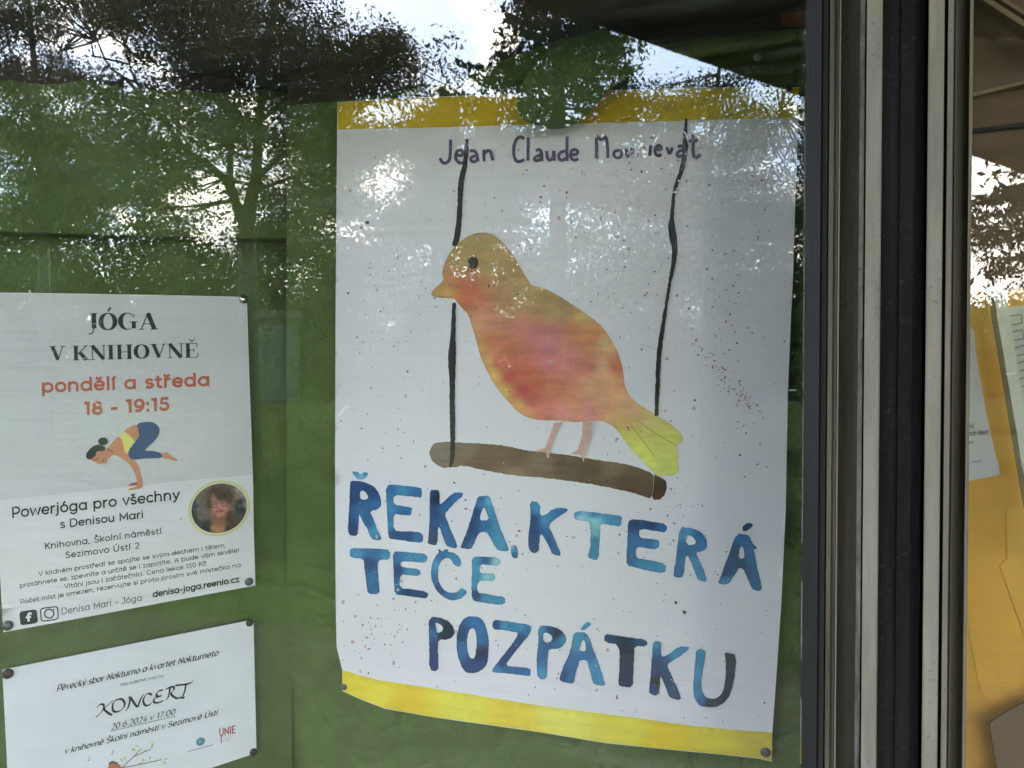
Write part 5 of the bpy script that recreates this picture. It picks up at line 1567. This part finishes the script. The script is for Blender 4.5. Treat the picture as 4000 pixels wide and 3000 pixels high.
def rand_quads(C, size, aspect, droop=0.0, jit=.35):
    n_ = len(C)
    d = rng.normal(size=(n_, 3))
    d /= np.linalg.norm(d, axis=1)[:, None]
    d[:, 2] -= droop
    d /= np.linalg.norm(d, axis=1)[:, None]
    e = rng.normal(size=(n_, 3))
    e = np.cross(d, e)
    e /= np.linalg.norm(e, axis=1)[:, None] + 1e-9
    s = size * (1 + jit * rng.normal(size=n_)).clip(.4, 2)
    a = d * (s * .5)[:, None]
    w = e * (s * .5 * aspect)[:, None]
    return np.stack([C - a, C + w * 1.0 - a * .1, C + a, C - w * 1.0 - a * .1], axis=1)


def foliage_points(blobs, d, spread, per, rc, gaps=(), flat_=.7, grp=.33):
    """blobs: (px,py,rx,ry,clumps). clump centres round a real crown; per leaves in a clump of radius rc"""
    out_ = []
    for (px, py, rx, ry, nc) in blobs:
        k = 0
        tries = 0
        sg = grp / d * F
        cen = []
        for _ in range(max(3, nc // 8)):
            v = rng.normal(size=3)
            cen.append(v / np.linalg.norm(v) * rng.random() ** .38)
        while k < nc and tries < nc * 20:
            tries += 1
            x, y, z = cen[rng.integers(len(cen))]
            gx, gy, gz = rng.normal(size=3)
            z = z + gz * grp / spread * .8
            X_, Y_ = px + x * rx + gx * sg, py + y * ry + gy * sg * .6
            if any(((X_ - g[0]) / g[2]) ** 2 + ((Y_ - g[1]) / g[3]) ** 2 < 1 for g in gaps):
                continue
            out_.append(mirrored(X_, Y_, d + z * spread))
            k += 1
    C = np.array([tuple(p) for p in out_])
    P = np.repeat(C, per, axis=0) + rng.normal(size=(len(C) * per, 3)) * np.array([rc, rc, rc * flat_])
    return C, P


def limb(pts, d, r0, r1, dz=0.0):
    P = chaikin([(a, b_, d + (dz * i / len(pts))) for i, (a, b_) in enumerate(pts)], 1)
    W = [mirrored(*p) for p in P]
    return tube(W, [r0 + (r1 - r0) * (i / (len(W) - 1)) ** .8 for i in range(len(W))], 8)


def twigs(C, joints, n_, r_=.012):
    parts = []
    J = np.array(joints)
    idx = rng.choice(len(C), min(n_, len(C)), replace=False)
    for i in idx:
        c = C[i]
        j = J[np.argmin(((J - c) ** 2).sum(1))]
        m_ = (c + j) / 2 + rng.normal(size=3) * .15
        parts.append(tube([Vector(j), Vector(m_), Vector(c)], [r_ * 1.8, r_ * 1.2, r_ * .5], 4))
    return parts


def tree(name, label, cat, blobs, limbs, d, spread, per, rc, leaf, aspect, ml, ntw=200, gaps=(), group=None, base=None, droop=.2):
    bx = base if base is not None else limbs[0][0][0]
    g = mirrored(bx[0], bx[1], d)
    root = empty(name, (g.x, g.y, 0), label, cat, group)
    limbs = [(a, b_ * .75, c * .8, e) for a, b_, c, e in limbs]
    C, P = foliage_points(blobs, d, spread, per, rc, gaps)
    P = P[P[:, 2] > .1]
    quads_mesh('crown', rand_quads(P, leaf, aspect, droop), ml, root)
    parts, joints = [], []
    for pts, r0, r1, dz in limbs:
        parts.append(limb(pts, d, r0, r1, dz))
        for i, (a, b_) in enumerate(resample(pts, 60)):
            joints.append(tuple(mirrored(a, b_, d + dz * .5)))
    # trunk down to the ground
    t0 = mirrored(*limbs[0][0][0], d)
    parts.append(tube([Vector((g.x, g.y, -.1)), Vector((t0.x, t0.y, t0.z * .5)), t0], [limbs[0][1] * 1.5, limbs[0][1] * 1.15, limbs[0][1]], 9))
    parts += twigs(C, joints, ntw)
    mesh('trunk', *join(parts), M_bark, root, smooth=True)
    return root


G1 = [(820, 750, 52, 90), (945, 755, 24, 50), (870, 700, 40, 30), (290, 160, 42, 120), (265, 400, 45, 75), (20, 210, 32, 55), (160, 270, 18, 60), (1010, 600, 30, 90), (700, 800, 50, 60)]
tree('broadleaf_tree', 'large leafy tree with a forked trunk, mirrored in the upper left of the glass', 'tree',
     [(600, -80, 560, 320, 430), (1000, 40, 400, 310, 400), (1340, 330, 280, 170, 230), (700, 330, 460, 230, 260), (1200, 190, 280, 210, 170), (620, 760, 230, 110, 60), (1130, 760, 200, 120, 95), (1080, 880, 150, 60, 50), (860, 560, 200, 90, 60),
      (1120, 560, 260, 130, 90), (640, 640, 260, 170, 110), (450, 500, 230, 200, 110), (1250, 700, 200, 120, 70), (1590, 250, 50, 80, 34), (1480, 180, 90, 90, 50)],
     [([(965, 900), (965, 850), (985, 760), (1000, 690), (1005, 600), (1010, 480), (1030, 300), (1060, 100), (1100, -150)], .20, .05, .3),
      ([(940, 860), (915, 770), (880, 700), (820, 650), (760, 615), (700, 560), (640, 470), (560, 380), (480, 300)], .13, .03, .4),
      ([(915, 780), (895, 690), (900, 620), (905, 500), (880, 380), (840, 200), (800, 0)], .10, .03, -.4),
      ([(1000, 700), (1050, 650), (1100, 610), (1180, 570), (1260, 530), (1330, 500)], .09, .025, -.3),
      ([(985, 760), (1060, 720), (1150, 690), (1230, 640), (1300, 620)], .06, .02, .4),
      ([(700, 560), (690, 450), (720, 300), (700, 150)], .05, .02, 0),
      ([(480, 300), (420, 260), (380, 160)], .035, .015, 0), ([(560, 380), (500, 250), (470, 100)], .03, .012, 0),
      ([(1010, 480), (1120, 380), (1250, 300), (1400, 200)], .06, .02, .2), ([(1030, 300), (900, 150), (850, 0)], .05, .02, .2)],
     13, 2.6, 60, .14, .062, .5, M_leaf, 420, G1)
tree('weeping_tree', 'weeping tree with hanging strands, mirrored at the far left edge of the glass', 'tree',
     [(90, 60, 150, 170, 120), (420, 60, 110, 160, 80), (60, 330, 110, 160, 120), (190, 470, 60, 170, 70), (330, 540, 110, 170, 120), (100, 620, 180, 160, 200), (240, 760, 210, 110, 200), (400, 720, 110, 120, 80), (220, 300, 40, 120, 40), (-80, 300, 160, 500, 260)],
     [([(170, 950), (165, 700), (150, 450), (130, 200), (100, -100)], .16, .05, 0), ([(165, 700), (230, 560), (250, 400), (240, 200)], .07, .02, 0), ([(150, 450), (60, 300), (20, 100)], .06, .02, 0)],
     17, 1.5, 44, .15, .080, .38, M_leaf2, 120, [(250, 410, 26, 60), (285, 150, 40, 95), (20, 215, 26, 45), (130, 430, 14, 60), (160, 250, 12, 50)], droop=1.1)
tree('broadleaf_tree', 'loose leafy tree mirrored behind the painted name on the poster', 'tree',
     [(1250, 560, 130, 90, 60), (1750, 520, 210, 90, 130), (1990, 620, 260, 110, 170), (1750, 690, 330, 110, 110), (2250, 640, 250, 120, 170), (1350, 600, 90, 50, 50), (1500, 560, 160, 50, 80), (2100, 760, 500, 80, 190), (1450, 800, 260, 50, 60), (1700, 860, 380, 60, 110)],
     [([(1700, 950), (1705, 800), (1720, 680), (1760, 560), (1790, 470)], .2, .04, 0), ([(1705, 800), (1600, 730), (1520, 690), (1440, 660)], .06, .015, 0), ([(1720, 680), (1900, 640), (2100, 620)], .08, .02, 0), ([(1600, 730), (1540, 780), (1500, 800)], .03, .01, 0)],
     24, 2.5, 70, .30, .105, .5, M_leaf, 160, [(1440, 715, 140, 75)])
tree('broadleaf_tree', 'fine leaved open tree mirrored over the right half of the yellow band', 'tree',
     [(2700, 420, 330, 90, 130), (2780, 560, 330, 80, 120), (2700, 690, 340, 80, 150), (2850, 800, 330, 80, 150), (2950, 350, 200, 200, 60), (3150, 700, 160, 260, 100), (3000, 860, 420, 50, 120), (2500, 830, 300, 60, 120)],
     [([(2760, 1000), (2750, 800), (2770, 600), (2800, 350), (2830, 100)], .12, .03, 0), ([(2750, 800), (2600, 700), (2480, 640)], .05, .015, 0), ([(2770, 600), (2900, 500), (3050, 430)], .05, .015, 0), ([(2760, 640), (2640, 560), (2520, 540)], .04, .012, 0)],
     16, 1.8, 74, .17, .072, .45, M_leaf2, 200, [(2440, 545, 90, 34), (2740, 500, 80, 24), (2560, 870, 60, 18)])


def conifer(name, label, px, top, bottom, d, reach, rl, wh=.34, nb=9, dens=1.0, group=None, rmax=None):
    g = mirrored(px, 1450, d)
    zt = mirrored(px, top, d).z
    zb = mirrored(px, bottom, d).z
    root = empty(name, (g.x, g.y, 0), label, 'tree', group)
    parts = [tube([Vector((g.x, g.y, -.1)), Vector((g.x + .05, g.y, zb)), Vector((g.x, g.y, zt))], [.17, .12, .015], 9)]
    pts = []
    z = zb
    while z < zt - .1:
        u = (z - zb) / (zt - zb)
        L = reach * (1 - u) ** .8 * (1 if u > .04 else .85)
        for k in range(nb):
            a = rng.uniform(0, 2 * math.pi)
            l = L * rng.uniform(.7, 1.12)
            dr = rng.uniform(-.38, -.1)
            dirv = np.array([math.cos(a), math.sin(a), dr])
            base_ = np.array([g.x, g.y, z + rng.uniform(-.15, .15)])
            tip = base_ + dirv * l + np.array([0, 0, .14 * l])
            mid = base_ + dirv * l * .55
            parts.append(tube([Vector(base_), Vector(mid), Vector(tip)], [.022, .012, .004], 4))
            m_ = int(l * 26 * dens)
            for q in range(m_):
                s_ = rng.uniform(.15, 1) ** .8
                p = base_ + dirv * l * s_ + np.array([0, 0, .14 * l * s_ * s_])
                side = rng.normal(size=3) * .14 * (1.15 - s_ * .6)
                side[2] = -abs(side[2]) * 1.4
                # a twig: row of needles
                for w in range(5):
                    pts.append(p + side * (w / 4) * 1.5)
        z += wh * (1 - .5 * u)
    P = np.array(pts) + rng.normal(size=(len(pts), 3)) * .018
    quads_mesh('crown', rand_quads(P, rl, .34, .9), M_need, root)
    mesh('trunk', *join(parts), M_bark, root, smooth=True)
    return root


conifer('spruce_tree', 'dark spruce with drooping branches, mirrored above the middle of the poster', 2170, -300, 480, 12, 2.0, .10, .28, 11, 1.05)
conifer('spruce_tree', 'spruce whose branches are mirrored in the narrow right pane', 4180, -200, 960, 12, 1.9, .12, .40, 9, .9)
conifer('spruce_tree', 'distant pointed spruce mirrored between the two large trees', 1740, 335, 900, 32, 1.9, .26, .6, 10, .9)
conifer('spruce_tree', 'further spruce mirrored just right of the pointed one', 1905, 395, 900, 36, 2.2, .28, .7, 10, .9)

# distant belt of shrubs and trees that closes the view over the lawn
belt = empty('tree_belt', mirrored(1500, 1560, 44) * Vector((1, 1, 0)) if False else Vector((mirrored(1500, 1500, 44).x, mirrored(1500, 1500, 44).y, 0)), 'far row of trees and shrubs closing the view beyond the lawn', 'trees')
bb = []
for k in range(80):
    x = -700 + k * 68 + rng.uniform(-20, 20)
    top = 850 + 30 * math.sin(k * .9) + rng.uniform(-25, 25)
    if x > 1250:
        top = 815 + 40 * math.sin(k * .9) + rng.uniform(-20, 20)
    if x < 380:
        top = 600 + 60 * math.sin(k * 1.3)
    if x > 3300:
        top = 1200 + 40 * math.sin(k * 1.7)
    mid = (top + 1560) / 2
    bb.append((x, mid, 75, (1560 - top) / 2, 165))
    bb.append((x, 1400, 60, 120, 40))
C, P = foliage_points(bb, 44, 2.2, 34, .6, (), .7, .75)
P = P[P[:, 2] > .05]
quads_mesh('crown', rand_quads(P, .21, .6, .1), mat('leaf_far', (.020, .027, .010), .8, vary=.4, scale=.6, spec=0), belt)
tag(belt, kind=None)
tr_ = []
for k in range(14):
    p = mirrored(-500 + k * 360, 1500, 44)
    tr_.append(tube([Vector((p.x, p.y, -.1)), Vector((p.x + .2, p.y, 4.5))], [.2, .1], 6))
for q in tr_:
    mesh('trunk', *q, M_bark, belt)

# a bright-leaved bush in front of the right pane
bush = empty('bush', (mirrored(3950, 1500, 20).x, mirrored(3950, 1500, 20).y, 0), 'yellow green bush mirrored in the right pane above the white note', 'bush')
C, P = foliage_points([(3900, 1350, 260, 170, 160), (4150, 1320, 220, 190, 120)], 20, 1.4, 60, .22)
P = P[P[:, 2] > .05]
quads_mesh('foliage', rand_quads(P, .12, .5, .2), mat('leaf_yellow', (.10, .11, .022), .6, vary=.4, scale=1.5, trans=.3), bush)

# pale house beyond the lawn
hs = empty('house', (mirrored(1010, 1560, 38).x, mirrored(1010, 1560, 38).y, 0), 'pale house with a low roof mirrored left of the poster edge', 'house')


def hq(px, py, d=38):
    return mirrored(px, py, d)


M_hw = mat('house_wall', (.09, .095, .09), .9, vary=.06, scale=2)
M_hr = mat('house_roof', (.16, .10, .08), .9, vary=.1, scale=2)
M_hg = mat('house_glass', (.03, .04, .045), .15)


def hbox(name, x0, y0, x1, y1, d0, d1, m, par):
    c = [(x0, y0), (x1, y0), (x1, y1), (x0, y1)]
    V = [hq(*p, d0) for p in c] + [hq(*p, d1) for p in c]
    for v in V:
        v.z = max(v.z, 0)
    return mesh(name, V, [(0, 1, 2, 3), (7, 6, 5, 4), (4, 5, 1, 0), (5, 6, 2, 1), (6, 7, 3, 2), (7, 4, 0, 3)], m, par)


hbox('wall', 960, 1245, 1170, 1640, 37, 40, M_hw, hs)
hbox('roof', 950, 1212, 1180, 1244, 36.6, 40.4, M_hr, hs)
for (x0, x1) in ((985, 1030), (1060, 1105)):
    for (y0, y1) in ((1275, 1330), (1390, 1450)):
        w_ = hbox('window', x0, y0, x1, y1, 36.95, 37.1, mat('house_frame', (.2, .2, .2), .6), hs)
        hbox('pane', x0 + 4, y0 + 4, x1 - 4, y1 - 4, 36.9, 37.0, M_hg, w_)

bpy.context.view_layer.update()
